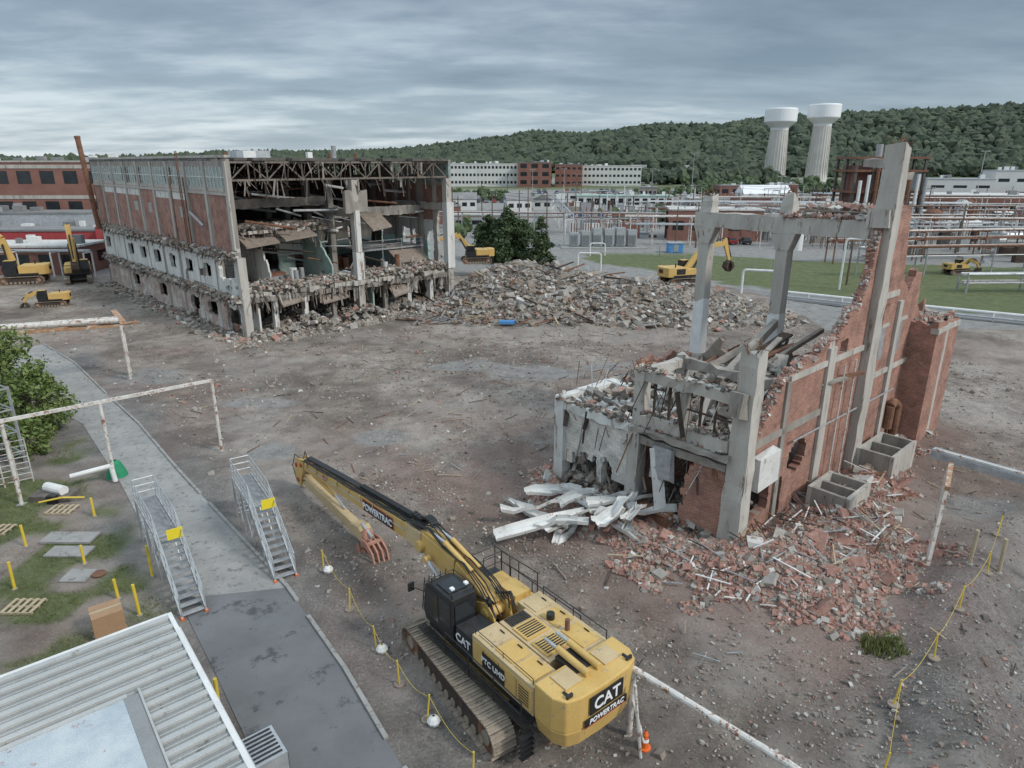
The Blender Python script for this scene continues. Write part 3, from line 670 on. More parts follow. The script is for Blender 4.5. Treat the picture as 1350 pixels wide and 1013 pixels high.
def column(s0,s1,t0,t1,z0,z1,m,ls=0,lt=0,j=.03,n=8,tap=0):
    rings=[]
    for k in range(n+1):
        q=k/n; z=z0+(z1-z0)*q; a=tap*q
        for (x_,y_) in((s0+a,t0+a),(s1-a,t0+a),(s1-a,t1-a),(s0+a,t1-a)): rings.append(R_.p(x_+ls*q+random.uniform(-j,j),y_+lt*q+random.uniform(-j,j),z+(random.uniform(-.35,.2) if k==n else 0)))
    fs=[(3,2,1,0),(4*n,4*n+1,4*n+2,4*n+3)]
    for k in range(n):
        for i_ in range(4): fs.append((4*k+i_,4*k+(i_+1)%4,4*k+4+(i_+1)%4,4*k+4+i_))
    mb.add(rings,fs,m)
column(-.4,.5,-.55,.5,0,10.1,'concrete_light',.25,0,.05,14,.06)
R_.box(mb,-.75,-.1,-.3,.35,7.0,8.2,'concrete',.15); R_.box(mb,.3,1.0,.0,.8,9.0,9.4,'concrete',.12)
rebar(R_.p(.2,0,10),9); rebar(R_.p(13.9,0,18.9),8,.6); rebar(R_.p(13.8,5.7,16.2),8); rebar(R_.p(13.8,11.2,16),8); rebar(R_.p(.1,5.8,8),8,.6); rebar(R_.p(0,11.2,4.9),8)
column(13.1,14.3,-.5,.7,0,18.95,'concrete_light',.15,0,.04,18,.1); R_.rough_beam(mb,'s',-.3,.9,13.0,14.5,14.6,15.6,'concrete_light',.06)
R_.box(mb,13.3,14.5,.5,1.6,17.8,18.2,'concrete',.12); R_.box(mb,14.4,15.6,-.3,.3,17.2,17.5,'concrete',.1)
for t,zt in ((5.7,16.3),(11.2,16.0)):
    column(13.4,14.2,t-.4,t+.4,0,9.0,'white_paint',0,0,.02,6); column(13.42,14.18,t-.38,t+.38,8.9,14.0,'concrete_light',0,0,.02,5)
    column(13.35,14.2,t-.45,t+.45,14.9,zt,'concrete_light',0,0,.06,3,.12)
    mb.hexa([R_.p(13.8+a*.42,t+b_*.42,12.9) for a,b_ in((-1,-1),(1,-1),(1,1),(-1,1))]+[R_.p(13.8+a*.45,t+b_*.8,14.0) for a,b_ in((-1,-1),(1,-1),(1,1),(-1,1))],'concrete_light')
R_.rough_beam(mb,'t',13.35,14.25,-.2,12.0,13.95,14.9,'concrete_light',.05,.6)
for k in range(40):
    t=random.uniform(.5,12); q=R_.p(13.4,t,14.0); mb.beam(q,(q[0]+random.uniform(-.2,.2),q[1]+random.uniform(-.2,.2),14-random.uniform(.1,.8)),.03,.03,'rust')
mb.build('concrete_frame',root)
mb=MB()
for k in range(8): mb.beam(R_.p(14.4,1.0+k*.55,15.0),R_.p(18.5-.2*k,1.0+k*.55,14.9+.1*hsh(k,1)),.28,.25,'concrete')
R_.box(mb,14.3,18,.6,5,15.12,15.3,'rub_brown',.15)
for s0 in np.arange(.5,13.8,.95):
    for t0 in np.arange(.5,11.4,.99):
        h=hsh(s0*2.3+t0*5.1,4)
        if h<.16 and s0<12: continue
        R_.box(mb,s0,s0+.948,t0,t0+.988,4.4,4.75,'roof_white' if (t0>5.2 and s0<5) else 'concrete',.04)
R_.rough_beam(mb,'t',-.35,.5,5.6,11.6,4.45,4.95,'white_peel',.08); R_.rough_beam(mb,'s',11.2,11.7,-.2,4.6,4.4,5.0,'white_peel',.08)
R_.rough_beam(mb,'t',4.4,5.0,5.6,11.6,4.7,5.05,'white_peel',.08); R_.rough_beam(mb,'s',5.45,5.75,-.3,4.8,4.75,5.1,'white_peel',.06)
mb.build('floor_slab',root)
mb=MB()
R_.rough_beam(mb,'t',-.3,.4,.5,5.9,5.0,5.65,'concrete_light',.07); R_.rough_beam(mb,'t',-.15,.35,.6,5.9,7.45,8.0,'concrete_light',.08)
column(-.2,.45,5.5,6.1,5.0,8.15,'concrete_light'); column(-.1,.25,3.0,3.35,5.65,7.45,'concrete')
for t in (1.4,2.2,4.0,4.9): R_.box(mb,0,.12,t,t+.1,5.66,7.44,'rusty_steel_dark',.03)
R_.box(mb,0,.1,.6,3,6.5,6.58,'rusty_steel_dark',.03)
R_.rough_beam(mb,'s',5.55,5.95,-.1,3.8,7.5,7.95,'concrete_light',.08); column(3.4,3.9,5.5,6,4.8,8.0,'concrete_light'); R_.rough_beam(mb,'t',3.4,3.9,.4,5.5,7.4,7.9,'concrete',.1)
R_.rough_beam(mb,'t',-.6,-.15,.3,5.9,4.72,4.98,'concrete',.08)
column(-.35,.35,5.5,6.2,0,5.0,'concrete_light'); column(-.35,.35,10.9,11.6,0,5.2,'white_peel')
column(-.2,.3,8.0,8.4,.0,2.6,'white_peel')
R_.rough_beam(mb,'t',-.25,.3,.5,5.5,4.05,4.45,'concrete',.06)
R_.gwall(mb,'t',-.1,.5,3.1,0,4.2,.2,.2,lambda u,z:'brick_R' if not(u>2.5+rag(z,6)*.6) else None,.3,.05)
R_.gwall(mb,'t',-.15,6.1,11.0,1.2,4.5,.2,.2,lambda u,z:'block_white' if z>2.5+rag(u,5)*1.2+ (-1.6 if u<7.2 else 0)+(-.9 if 10.2<u else 0) else None,.3,.08)
R_.gwall(mb,'t',4.6,5.8,11.2,0,4.4,.3,.3,lambda u,z:'white_peel' if not(7<u<9 and z<2.4) else None,.25,.05)
R_.gwall(mb,'s',11.3,0.3,13.8,0,4.4,.4,.4,lambda u,z:'white_peel' if not(1.5<(u%3.6)<2.8 and z<3) else None,.25,.1)
R_.gwall(mb,'s',5.8,0.5,8,0,4.4,.4,.4,lambda u,z:'brick_R' if not(2<u<3.6 and z<3) else None,.25,.1)
R_.gwall(mb,'s',11.1,6.5,13.2,4.7,9,.3,.3,lambda u,z:'brick_R',.3,.1,top=lambda u:5.4+rag(u,8)*1.3)
R_.gwall(mb,'t',9.5,5.6,8.5,4.7,9,.25,.25,lambda u,z:'rub_brown',.3,.1,top=lambda u:8.0-abs(u-7)*1.6+rag(u,4))
mb.build('front_walls',root)
mb=MB()
for k in range(240):
    t=random.uniform(.6,11);s0=random.uniform(-.4,3); z=random.choice([4.3,7.4,4.3,2,4.8]); 
    p=R_.p(s0,t,z); q=R_.p(s0+random.uniform(-.8,.6),t+random.uniform(-.9,.9),max(.1,z-random.uniform(.4,2.6)))
    mb.beam(p,q,random.choice([.03,.04,.05,.1,.28]),.03,random.choice(['rust','steel_grey','white_peel','rusty_steel_dark','rub_brown','rusty_steel_dark']))
R_.box(mb,-.5,-.42,3.3,4.5,2.6,4.4,'steel_grey',.15)
mb.beam(R_.p(-.6,3.6,.5),R_.p(-.5,4.3,4.2),.6,.08,'sheet_white')
R_.box(mb,-1.0,-.3,3.1,4.9,.25,.95,'rust',.15)
R_.box(mb,1.1,3.3,-.5,-.02,2.9,4.6,'sheet_white',.08)
mb.build('hanging_debris',root)
pts=[];S=[]
def heap(s0,t): return 2.3*math.exp(-((s0-8)/3.6)**2-((t-3)/3.0)**2)+.9*math.exp(-((s0-2)/1.8)**2-((t-1.8)/1.8)**2)+.9*math.exp(-((s0-8)/3)**2-((t-8)/3)**2)
for k in range(5000):
    s0=random.uniform(.5,13.2);t=random.uniform(.5,11)
    if t>5.3 and s0<5 and random.random()<.9: continue
    pts.append(R_.p(s0,t,4.85+random.random()**.6*(.15+heap(s0,t))));S.append(random.uniform(.08,.5))
for k in range(1400):
    s0=random.uniform(-.6,4.4);t=random.uniform(.7,10.8); pts.append(R_.p(s0,t,random.random()*1.3*n1d(t,2,9)+.1));S.append(random.uniform(.07,.42))
for k in range(500):
    t=random.uniform(.4,11.5); pts.append(R_.p(random.uniform(-.4,.3),t,4.95+random.random()*.15 if t>6 else random.choice([5.0,5.7,8.0])+random.random()*.12));S.append(random.uniform(.05,.2))
chunks('slab_debris',np.array(pts),np.array(S),['rub_grey','rub_dark','rub_red','rub_white','rub_brown'],[2.5,3.6,.8,.5,3],parent=root)
pts=[];S=[]
for k in range(420):
    pts.append(R_.p(random.uniform(21.3,25),random.uniform(-1.2,2.5),8.0+random.random()*.35));S.append(random.uniform(.08,.35))
for k in range(320):
    pts.append(R_.p(random.uniform(14.3,18.2),random.uniform(.6,5),15.3+random.random()*.25));S.append(random.uniform(.1,.4))
for k in range(180):
    pts.append(R_.p(13.8+random.uniform(-.5,.5),random.uniform(0,6),14.92+random.random()*.25));S.append(random.uniform(.08,.3))
for k in range(700):
    u=random.uniform(1,13); pts.append(R_.p(u,.22+random.uniform(-.25,.25),prof(u)-.02));S.append(random.uniform(.06,.2))
chunks('wall_top_debris',np.array(pts),np.array(S),['rub_grey','rub_white','rub_red'],[3,1,4],parent=root)
mb=MB()
for k in range(90):
    s0=random.uniform(3,12.5);t=random.uniform(.6,9);l=random.uniform(1.2,4.5);a=random.uniform(-.6,.6)
    z=5.1+heap(s0,t)
    mb.beam(R_.p(s0,t,z),R_.p(s0+l*math.cos(a),t+l*math.sin(a),z+random.uniform(-.9,.9)),random.choice([.08,.15,.3,.7]),.12,random.choice(['rub_dark','rust','concrete','rub_grey','rusty_steel_dark','rub_brown']))
mb.beam(R_.p(5.5,4.5,6.4),R_.p(13.2,5.4,8.4),.35,.5,'concrete'); mb.beam(R_.p(6,3,7),R_.p(12.6,2.2,8.6),.25,.25,'truss_steel')
mb.build('fallen_beams',root)
def basin(s0,s1,t0,t1,h):
    mb=MB(); w=.22
    R_.box(mb,s0,s1,t0,t0+w,-.2,h,'concrete_light',.02);R_.box(mb,s0,s1,t1-w,t1,-.2,h,'concrete_light',.02)
    R_.box(mb,s0,s0+w,t0+w,t1-w,-.2,h-.01,'concrete',.02);R_.box(mb,s1-w,s1,t0+w,t1-w,-.2,h-.01,'concrete',.02)
    R_.box(mb,s0+w,s1-w,t0+w,t1-w,-.2,.5,'rub_dark'); R_.box(mb,(s0+s1)/2-.1,(s0+s1)/2+.1,t0+w,t1-w,.5,h-.05,'concrete')
    mb.build('concrete_basin')
basin(6.6,9.4,-2.9,-.7,1.5); basin(13.6,17.4,-2.6,-.5,1.6)
mb=MB()
for k in range(22):
    x0=random.uniform(1.0,7.0);y0=random.uniform(29.4,33.5)
    a=random.choice([.1,.5,-.4,2.3,1.2])+random.uniform(-.25,.25); l=random.uniform(1.8,5.0); w=random.uniform(.3,.75)
    z0=gh1(x0,y0)+.12+random.random()*.9; dz=random.uniform(-.6,.9)
    d=Vector((math.cos(a),math.sin(a),0)); n=Vector((-d.y,d.x,0))
    ns=5; vs=[]; kink=[random.uniform(-.15,.15) for _ in range(ns+1)]
    for i_ in range(ns+1):
        q=i_/ns; c=Vector((x0,y0,z0))+d*(l*(q-.5))+n*kink[i_]*.6+Vector((0,0,dz*(q-.5)+kink[ns-i_]))
        tw=.5*math.sin(q*3+k)+kink[i_]*2
        for o,up in ((-1,.2),(-.85,0),(-.3,.03),(0,.1),(.3,.03),(.85,0),(1,.2)):
            vs.append(tuple(c+n*(o*w*.5*math.cos(tw))+Vector((0,0,up+o*w*.5*math.sin(tw)))))
    fs=[(i_*7+j,i_*7+j+1,i_*7+j+8,i_*7+j+7) for i_ in range(ns) for j in range(6)]
    mb.add(vs,fs,'sheet_white')
mb.build('crumpled_metal_sheets')
# ---------------------------------------------------------------- excavators
def track(mb,x0,x1,yc,w,h,shoes,m='track_steel'):
    r=h/2; Lh=(x1-x0)-2*r; per=2*Lh+2*math.pi*r
    def pt(s):
        s%=per
        if s<Lh: return (x0+r+s,h,0)
        s-=Lh
        if s<math.pi*r: a=s/r; return (x1-r+r*math.sin(a),r+r*math.cos(a),-a)
        s-=math.pi*r
        if s<Lh: return (x1-r-s,0,math.pi)
        s-=Lh; a=s/r; return (x0+r-r*math.sin(a),r-r*math.cos(a),math.pi-a)
    d=per/shoes
    for k in range(shoes):
        x,z,a=pt(k*d); ca,sa=math.cos(a),math.sin(a)
        def q(u,v,y): return (x+u*ca-v*sa, y, z+u*sa+v*ca)
        for (u0,u1,v0,v1) in ((-d*.46,d*.46,-.05,.0),(d*.25,d*.4,0,.06),(-d*.1,0,0,.035)):
            mb.hexa([q(u0,v0,yc-w/2),q(u1,v0,yc-w/2),q(u1,v0,yc+w/2),q(u0,v0,yc+w/2),q(u0,v1,yc-w/2),q(u1,v1,yc-w/2),q(u1,v1,yc+w/2),q(u0,v1,yc+w/2)],m)
    mb.box(x0+r*.8,x1-r*.8,yc-w*.3,yc+w*.3,.25,h-.2,'rusty_steel_dark')
    for xx in (x0+r,x1-r): mb.cyl((xx,yc-w*.32,r),(xx,yc+w*.32,r),r-.08,'rust',n=16); mb.cyl((xx,yc-w*.4,r),(xx,yc+w*.4,r),r*.4,'track_steel',n=12)
    n=int((x1-x0)/.6)
    for k in range(n): 
        xx=x0+r*1.6+(x1-x0-3.2*r)*k/max(1,n-1); mb.cyl((xx,yc-w*.33,.24),(xx,yc+w*.33,.24),.16,'track_steel',n=10)
def text(name,body,size,org,xd,yd,mt,parent,shear=0):
    cu=bpy.data.curves.new(name,'FONT'); cu.body=body; cu.size=size; cu.extrude=.006; cu.align_x='CENTER'; cu.align_y='CENTER'; cu.shear=shear; cu.offset=size*.018
    ob=bpy.data.objects.new(name,cu); COL.objects.link(ob)
    xd=Vector(xd).normalized();yd=Vector(yd).normalized();zd=xd.cross(yd)
    M=Matrix.Identity(4)
    for i_ in range(3): M[i_][0]=xd[i_];M[i_][1]=yd[i_];M[i_][2]=zd[i_];M[i_][3]=org[i_]
    dg=bpy.context.evaluated_depsgraph_get(); me=bpy.data.meshes.new_from_object(ob.evaluated_get(dg)); bpy.data.objects.remove(ob)
    ob=bpy.data.objects.new(name,me); COL.objects.link(ob); me.materials.clear(); me.materials.append(MATS[mt]); ob.matrix_world=M; ob.parent=parent
def rails(mb,pts,h=1.0,r=.022,m='black_metal',step=1.1,mid=True):
    for a,b_ in zip(pts,pts[1:]):
        A_=Vector(a);B_=Vector(b_);n=max(1,int((B_-A_).length/step))
        for k in range(n+1):
            c=A_.lerp(B_,k/n); mb.cyl(c,c+Vector((0,0,h)),r,m,n=6)
        mb.cyl(A_+Vector((0,0,h)),B_+Vector((0,0,h)),r,m,n=6)
        if mid: mb.cyl(A_+Vector((0,0,h*.5)),B_+Vector((0,0,h*.5)),r*.8,m,n=6)
cx,cy=-.35,20.55; gz=gh1(cx,cy)
T=Matrix.Translation((cx,cy,gz))@Matrix.Rotation(R(129),4,'Z')
T2=Matrix.Translation((cx-.1,cy-.1,gz))@Matrix.Rotation(R(124),4,'Z')
root=empty('high_reach_excavator')
mb=MB(T2)
for yc in (-2.0,2.0): track(mb,-3.35,3.35,yc,.85,1.25,50)
mb.box(-1.3,1.3,-1.57,1.57,.62,1.2,'machine_yellow'); 
for xx in (-1.9,1.31): mb.box(xx,xx+.59,-1.62,1.62,.7,1.05,'machine_yellow')
mb.cyl((0,0,1.2),(0,0,1.6),.95,'black_metal',n=28)
mb.build('undercarriage',root)
mb=MB(T)
mb.box(-3.7,2.3,-1.69,1.69,1.55,1.75,'black_metal')
mb.box(-3.7,-.5,.64,1.7,1.76,2.85,'machine_tan'); mb.box(-3.7,-.1,-1.7,-.64,1.76,2.85,'machine_tan')
mb.box(-3.2,-.6,-.6,.6,1.76,2.88,'machine_tan')
mb.box(.0,2.2,-1.7,-.75,1.76,2.55,'machine_yellow'); mb.box(.3,1.3,-1.6,-.85,2.55,2.75,'machine_yellow')
mb.box(-.45,.5,.62,1.7,1.76,2.6,'black_metal')
for x0,x1,y0,y1 in ((-3.5,-2.6,.75,1.55),(-2.5,-1.6,.75,1.55),(-1.5,-.7,.75,1.55),(-3.4,-2.3,-1.55,-.75),(-2.1,-1.2,-1.55,-.75),(-1.0,-.3,-1.55,-.75)):
    mb.box(x0,x1,y0,y1,2.851,2.89,'machine_yellow' if x0<-2 else 'machine_tan'); mb.box((x0+x1)/2-.12,(x0+x1)/2+.12,y0+.1,y0+.13,2.89,2.94,'black_metal')
for x0,x1 in ((-3.0,-2.2),(-2.0,-1.2)): 
    mb.box(x0,x1,-.5,.5,2.881,2.94,'machine_yellow')
    for k in range(6): mb.box(x0+.1+.11*k,x0+.15+.11*k,-.42,.42,2.94,2.955,'black_metal')
for k in range(7): mb.box(-1.1+.07*k,-1.07+.07*k,-.45,.45,2.881,2.92,'black_metal')
mb.box(-3.65,-.6,1.701,1.72,1.85,2.7,'machine_yellow')
for xx in (-2.9,-2.0,-1.2): mb.box(xx,xx+.02,1.72,1.73,1.9,2.65,'black_metal')
for k in range(6): mb.box(-3.5,-3.0,1.72,1.73,1.95+k*.11,2.0+k*.11,'black_metal')
mb.box(-3.65,-2.6,-1.725,-1.701,1.85,2.7,'machine_yellow'); mb.box(-2.4,-.3,-1.725,-1.701,1.85,2.7,'machine_yellow')
mb.cyl((-2.4,-.95,2.9),(-2.4,-.95,3.3),.09,'rust',n=12); mb.cyl((-1.6,-.9,2.9),(-1.6,-.9,3.12),.15,'black_metal',n=14)
mb.build('engine_house',root,bevel=.02)
mb=MB(T)
cw=[(-3.75,-1.72),(-4.55,-1.72),(-4.95,-1.5),(-5.1,-1.05),(-5.15,0),(-5.1,1.05),(-4.95,1.5),(-4.55,1.72),(-3.75,1.72)]
mb.prism_z(cw,1.9,3.1,'machine_yellow'); mb.prism_z(cw,1.2,1.9,'machine_yellow',sc=.9,cx=-3.75)
mb.build('counterweight',root,bevel=.05)
mb=MB(T)
mb.box(-4.6,-3.9,-1.2,-.5,3.1,3.15,'machine_tan'); mb.box(-4.6,-3.9,.5,1.2,3.1,3.15,'machine_tan'); mb.box(-4.3,-3.3,-.45,.45,2.95,3.12,'black_metal')
for y in (-.25,.25): mb.cyl((-4.6,y,3.2),(-3.2,y,3.25),.12,'machine_yellow',n=14); mb.cyl((-3.2,y,3.25),(-2.6,y,3.25),.06,'galvanised')
for y in (-1.3,1.3): mb.cyl((-4.8,y,3.12),(-4.6,y,3.12),.05,'black_metal'); mb.box(-4.9,-4.82,y-.12,y+.12,3.1,3.22,'black_metal')
mb.box(-5.19,-5.165,-.72,.72,2.3,2.95,'decal_black'); mb.box(-5.19,-5.165,-.92,.92,1.95,2.22,'decal_black'); mb.box(-5.195,-5.165,-.95,.95,1.925,1.945,'machine_red')
mb.box(-2.3,-1.1,1.732,1.745,1.95,2.55,'decal_black')
mb.build('rear_fittings',root,bevel=.01)
def D(v): return T.to_3x3()@Vector(v)
def Pt(v): return T@Vector(v)
text('decal_text','CAT',.58,Pt((-5.2,0,2.61)),D((0,-1,0)),D((0,0,1)),'decal_white',root)
text('decal_text_rear','POWERTRAC',.25,Pt((-5.2,0,2.085)),D((0,-1,0)),D((0,0,1)),'decal_white',root,.2)
text('decal_text_side','CAT',.45,Pt((.05,1.72,2.2)),D((-1,0,0)),D((0,0,1)),'decal_white',root)
text('decal_text_hood','PTC UHD',.3,Pt((-1.7,1.75,2.25)),D((-1,0,0)),D((0,0,1)),'decal_white',root)
mb=MB(T)
mb.prism_y([(.6,1.78),(2.45,1.78),(2.6,2.2),(2.4,3.35),(2.0,3.55),(.65,3.55)],.68,1.76,'black_metal')
mb.build('cab_shell',root,bevel=.05)
mb=MB(T)
mb.box(.75,1.45,1.762,1.772,2.35,3.3,'glass_dark'); mb.prism_y([(1.55,2.1),(2.38,2.1),(2.42,2.3),(2.28,3.25),(1.55,3.35)],1.762,1.772,'glass_dark')
mb.hexa([(2.62,.78,2.25),(2.62,1.66,2.25),(2.62,1.66,2.26),(2.62,.78,2.26),(2.42,.78,3.3),(2.44,1.66,3.3),(2.43,1.66,3.31),(2.43,.78,3.31)],'glass_dark')
mb.box(.585,.598,.8,1.65,2.5,3.3,'glass_dark'); mb.box(1.0,1.8,.85,1.6,3.56,3.6,'glass_dark')
for y in (.75,1.0,1.25,1.5,1.7): mb.cyl((2.75,y,2.0),(2.5,y,3.5),.02,'black_metal',n=6)
for k in range(4): mb.cyl((2.73-.08*k,.75,2.2+.38*k),(2.73-.08*k,1.7,2.2+.38*k),.02,'black_metal',n=6)
rails(mb,[(.7,.75,3.55),(2.0,.75,3.55),(2.0,1.7,3.55),(.7,1.7,3.55),(.7,.75,3.55)],.18,.018,step=.7,mid=False)
for k in range(5): 
    mb.box(-3.7,2.5,1.76+k*.075,1.80+k*.075,1.5,1.54,'black_metal')
rails(mb,[(-3.6,2.1,1.5),(.6,2.1,1.5)],.95)
mb.box(-3.4,2.3,-2.25,-1.78,1.46,1.52,'black_metal'); rails(mb,[(2.25,-2.2,1.5),(-1.8,-2.2,1.5)],1.0)
rails(mb,[(2.2,-1.7,2.55),(2.2,-.8,2.55)],.9); rails(mb,[(.0,-1.68,2.7),(2.2,-1.68,2.55)],.9)
rails(mb,[(-3.6,-1.62,2.9),(-.4,-1.62,2.9)],.35,.02,mid=False); rails(mb,[(-3.6,1.62,2.88),(-.6,1.62,2.88)],.2,.015,mid=False)
mb.box(2.3,3.3,-2.2,-.8,1.9,1.96,'black_metal'); rails(mb,[(2.3,-2.2,1.96),(3.3,-2.2,1.96),(3.3,-.8,1.96)],1.0)
for k in range(5): mb.box(-3.9,-3.7,1.8,2.3,.5+.2*k,.53+.2*k,'black_metal')
mb.cyl((2.3,1.75,3.0),(2.9,2.1,3.1),.02,'black_metal',n=6); mb.box(2.85,2.92,1.95,2.2,2.9,3.25,'black_metal')
for y in (.9,1.5): mb.box(.9,1.05,y-.07,y+.07,3.73,3.8,'decal_white')
mb.build('cab_glass_and_rails',root)
mb=MB(T)
def seg(a,b_,w,h,w2,h2,m): mb.beam(a,b_,w,h,m,w2,h2)
for y in (-.42,.34): mb.prism_y([(-.3,1.76),(1.3,1.76),(1.0,2.75),(.4,2.95),(.0,2.7)],y,y+.1,'machine_yellow')
seg((.5,0,2.5),(2.6,0,3.15),.62,.75,.68,1.05,'machine_yellow'); seg((2.6,0,3.15),(4.9,0,3.35),.681,1.051,.74,.9,'machine_yellow')
seg((4.9,0,3.3),(6.2,0,3.25),.82,.95,.72,.8,'machine_tan')
seg((6.2,0,3.25),(13,0,2.62),.7,.8,.58,.66,'machine_yellow'); seg((13,0,2.62),(17.9,0,2.1),.579,.659,.46,.55,'machine_yellow')
mb.cyl((4.9,-.55,3.2),(4.9,.55,3.2),.24,'machine_yellow',n=18); mb.cyl((.45,-.5,2.5),(.45,.5,2.5),.22,'machine_yellow',n=18)
for y0,y1 in((-.3,-.18),(.18,.3)): mb.prism_y([(17.5,2.5),(18.4,2.35),(18.9,1.7),(18.8,.75),(18.2,.6),(17.9,1.3),(17.6,1.8)],y0,y1,'machine_yellow')
seg((18.3,.0,1.1),(11.2,.12,.95),.42,.5,.42,.55,'machine_tan')
for q in ((17.8,2.1),(18.5,1.9),(18.4,1.0)): mb.cyl((q[0],-.36,q[1]),(q[0],.36,q[1]),.13,'machine_red',n=12)
mb.build('boom',root,bevel=.025)
mb=MB(T)
for y in (-.62,.62):
    mb.cyl((1.9,y,1.8),(3.1,y,2.5),.15,'machine_yellow',n=14); mb.cyl((3.1,y,2.5),(4.1,y,3.05),.08,'galvanised',n=12); mb.cyl((4.1,y-.12,3.05),(4.1,y+.12,3.05),.14,'machine_yellow')
for y in (-.18,.18): mb.cyl((1.6,y,3.6),(3.4,y,3.98),.1,'machine_yellow',n=12); mb.cyl((3.4,y,3.98),(4.8,y,4.0),.06,'galvanised')
mb.cyl((16.8,0,1.75),(14.2,0,1.6),.11,'machine_yellow',n=12); mb.cyl((14.2,0,1.6),(13,0,1.3),.06,'galvanised')
mb.build('boom_cylinders',root)
mb=MB(T)
def top(x):
    if x<6.2: return 3.78
    if x<13: return 3.65-(x-6.2)*(.70/6.8)
    return 2.95-(x-13)*(.575/4.9)
xsb=np.linspace(5.3,17.7,60)
for a,b_ in zip(xsb,xsb[1:]):
    mb.box(a+.02,b_-.02,-.3,.02,top(a)+.0,top(a)+.10,'black_metal')
    if a<11: mb.box(a+.03,b_-.03,-.28,-.02,top(a)+.1,top(a)+.2,'rubber_hose')
for y in (.1,.17,.24,.31): mb.tube([(x_,y+.03*math.sin(x_*2+y*30),top(x_)+.05) for x_ in np.linspace(5.1,17.6,30)],.028,'rubber_hose',6)
for y in (-.3,-.24,-.18,-.1,.08,.16,.24,.3): 
    mb.tube([(.2,y*1.5,2.95),(.9,y*1.3,3.35+.15*random.random()),(2.0,y,3.75),(3.4,y*1.1,3.85),(4.4,y,4.05+.15*random.random()),(5.3,y,3.95),(6.0,y*.9,3.78)],.03,'rubber_hose',6)
for k in range(9):
    y=random.uniform(-.5,.5); mb.tube([(-.3+random.random()*.3,y,2.7),(.1,y*1.1,3.05+random.random()*.3),(.6,y*.8,3.0),(1.2,y*.9,2.9)],.028,'rubber_hose',6)
pts=[(5.0+.45*math.cos(t_),-.15,3.95+.28*math.sin(t_)) for t_ in np.linspace(.2,2.9,9)]
for a,b_ in zip(pts,pts[1:]): mb.beam(a,b_,.34,.1,'rubber_hose')
for y in (-.3,.3): mb.tube([(6.3,y*1.24,3.3),(12.8,y*1.06,2.65),(17.2,y*.9,2.2)],.025,'galvanised',6)
for x_ in np.arange(6.5,17.5,1.3): mb.box(x_,x_+.06,-.37,.37,top(x_)-.3,top(x_)+.012,'machine_tan')
for y in(-.3,.3): mb.tube([(17.9,y*.5,2.35),(18.6,y,2.5),(19.1,y,1.6),(18.7,y,.9),(17.6,y*.8,1.2)],.025,'rubber_hose',6)
mb.build('hoses',root)
mb=MB(T)
mb.beam((7.3,.372,3.1),(10.1,.345,2.87),.02,.5,'decal_black'); mb.beam((7.25,.36,3.11),(10.2,.33,2.87),.02,.58,'machine_red')
mb.box(14.5,14.9,.27,.29,2.35,2.6,'machine_red'); mb.box(16.4,16.7,-.15,.2,2.56,2.58,'machine_red')
mb.build('boom_decal',root)
text('decal_text_boom','POWERTRAC',.46,Pt((8.7,.40,3.0)),D((-1,0,.083)),D((.083,0,1)),'decal_white',root,.15)
mb=MB(T)
mb.prism_y([(11.6,1.25),(10.8,1.4),(10.4,1.1),(10.5,.7),(11.5,.75)],-.2,.42,'machine_tan')
mb.cyl((10.6,.12,1.2),(10.2,.12,.75),.3,'grapple_red',n=16)
for y in (-.25,.0,.25,.5):
    mb.prism_y([(10.4,1.0),(9.8,1.05),(9.2,.7),(9.0,.15),(9.12,.12),(9.45,.55),(10.0,.75),(10.3,.6)],y-.04,y+.04,'grapple_red')
    mb.prism_y([(10.6,.7),(10.8,.25),(10.5,.0),(9.9,.02),(9.9,.1),(10.35,.18),(10.4,.4)],y+.05,y+.12,'grapple_red')
mb.beam((9.75,-.3,.95),(9.75,.55,.95),.2,.12,'grapple_red'); mb.beam((10.5,-.3,.2),(10.5,.6,.2),.2,.12,'grapple_red')
mb.cyl((10.9,.12,1.45),(9.9,.12,1.15),.08,'galvanised')
mb.build('grapple',root,bevel=.01)
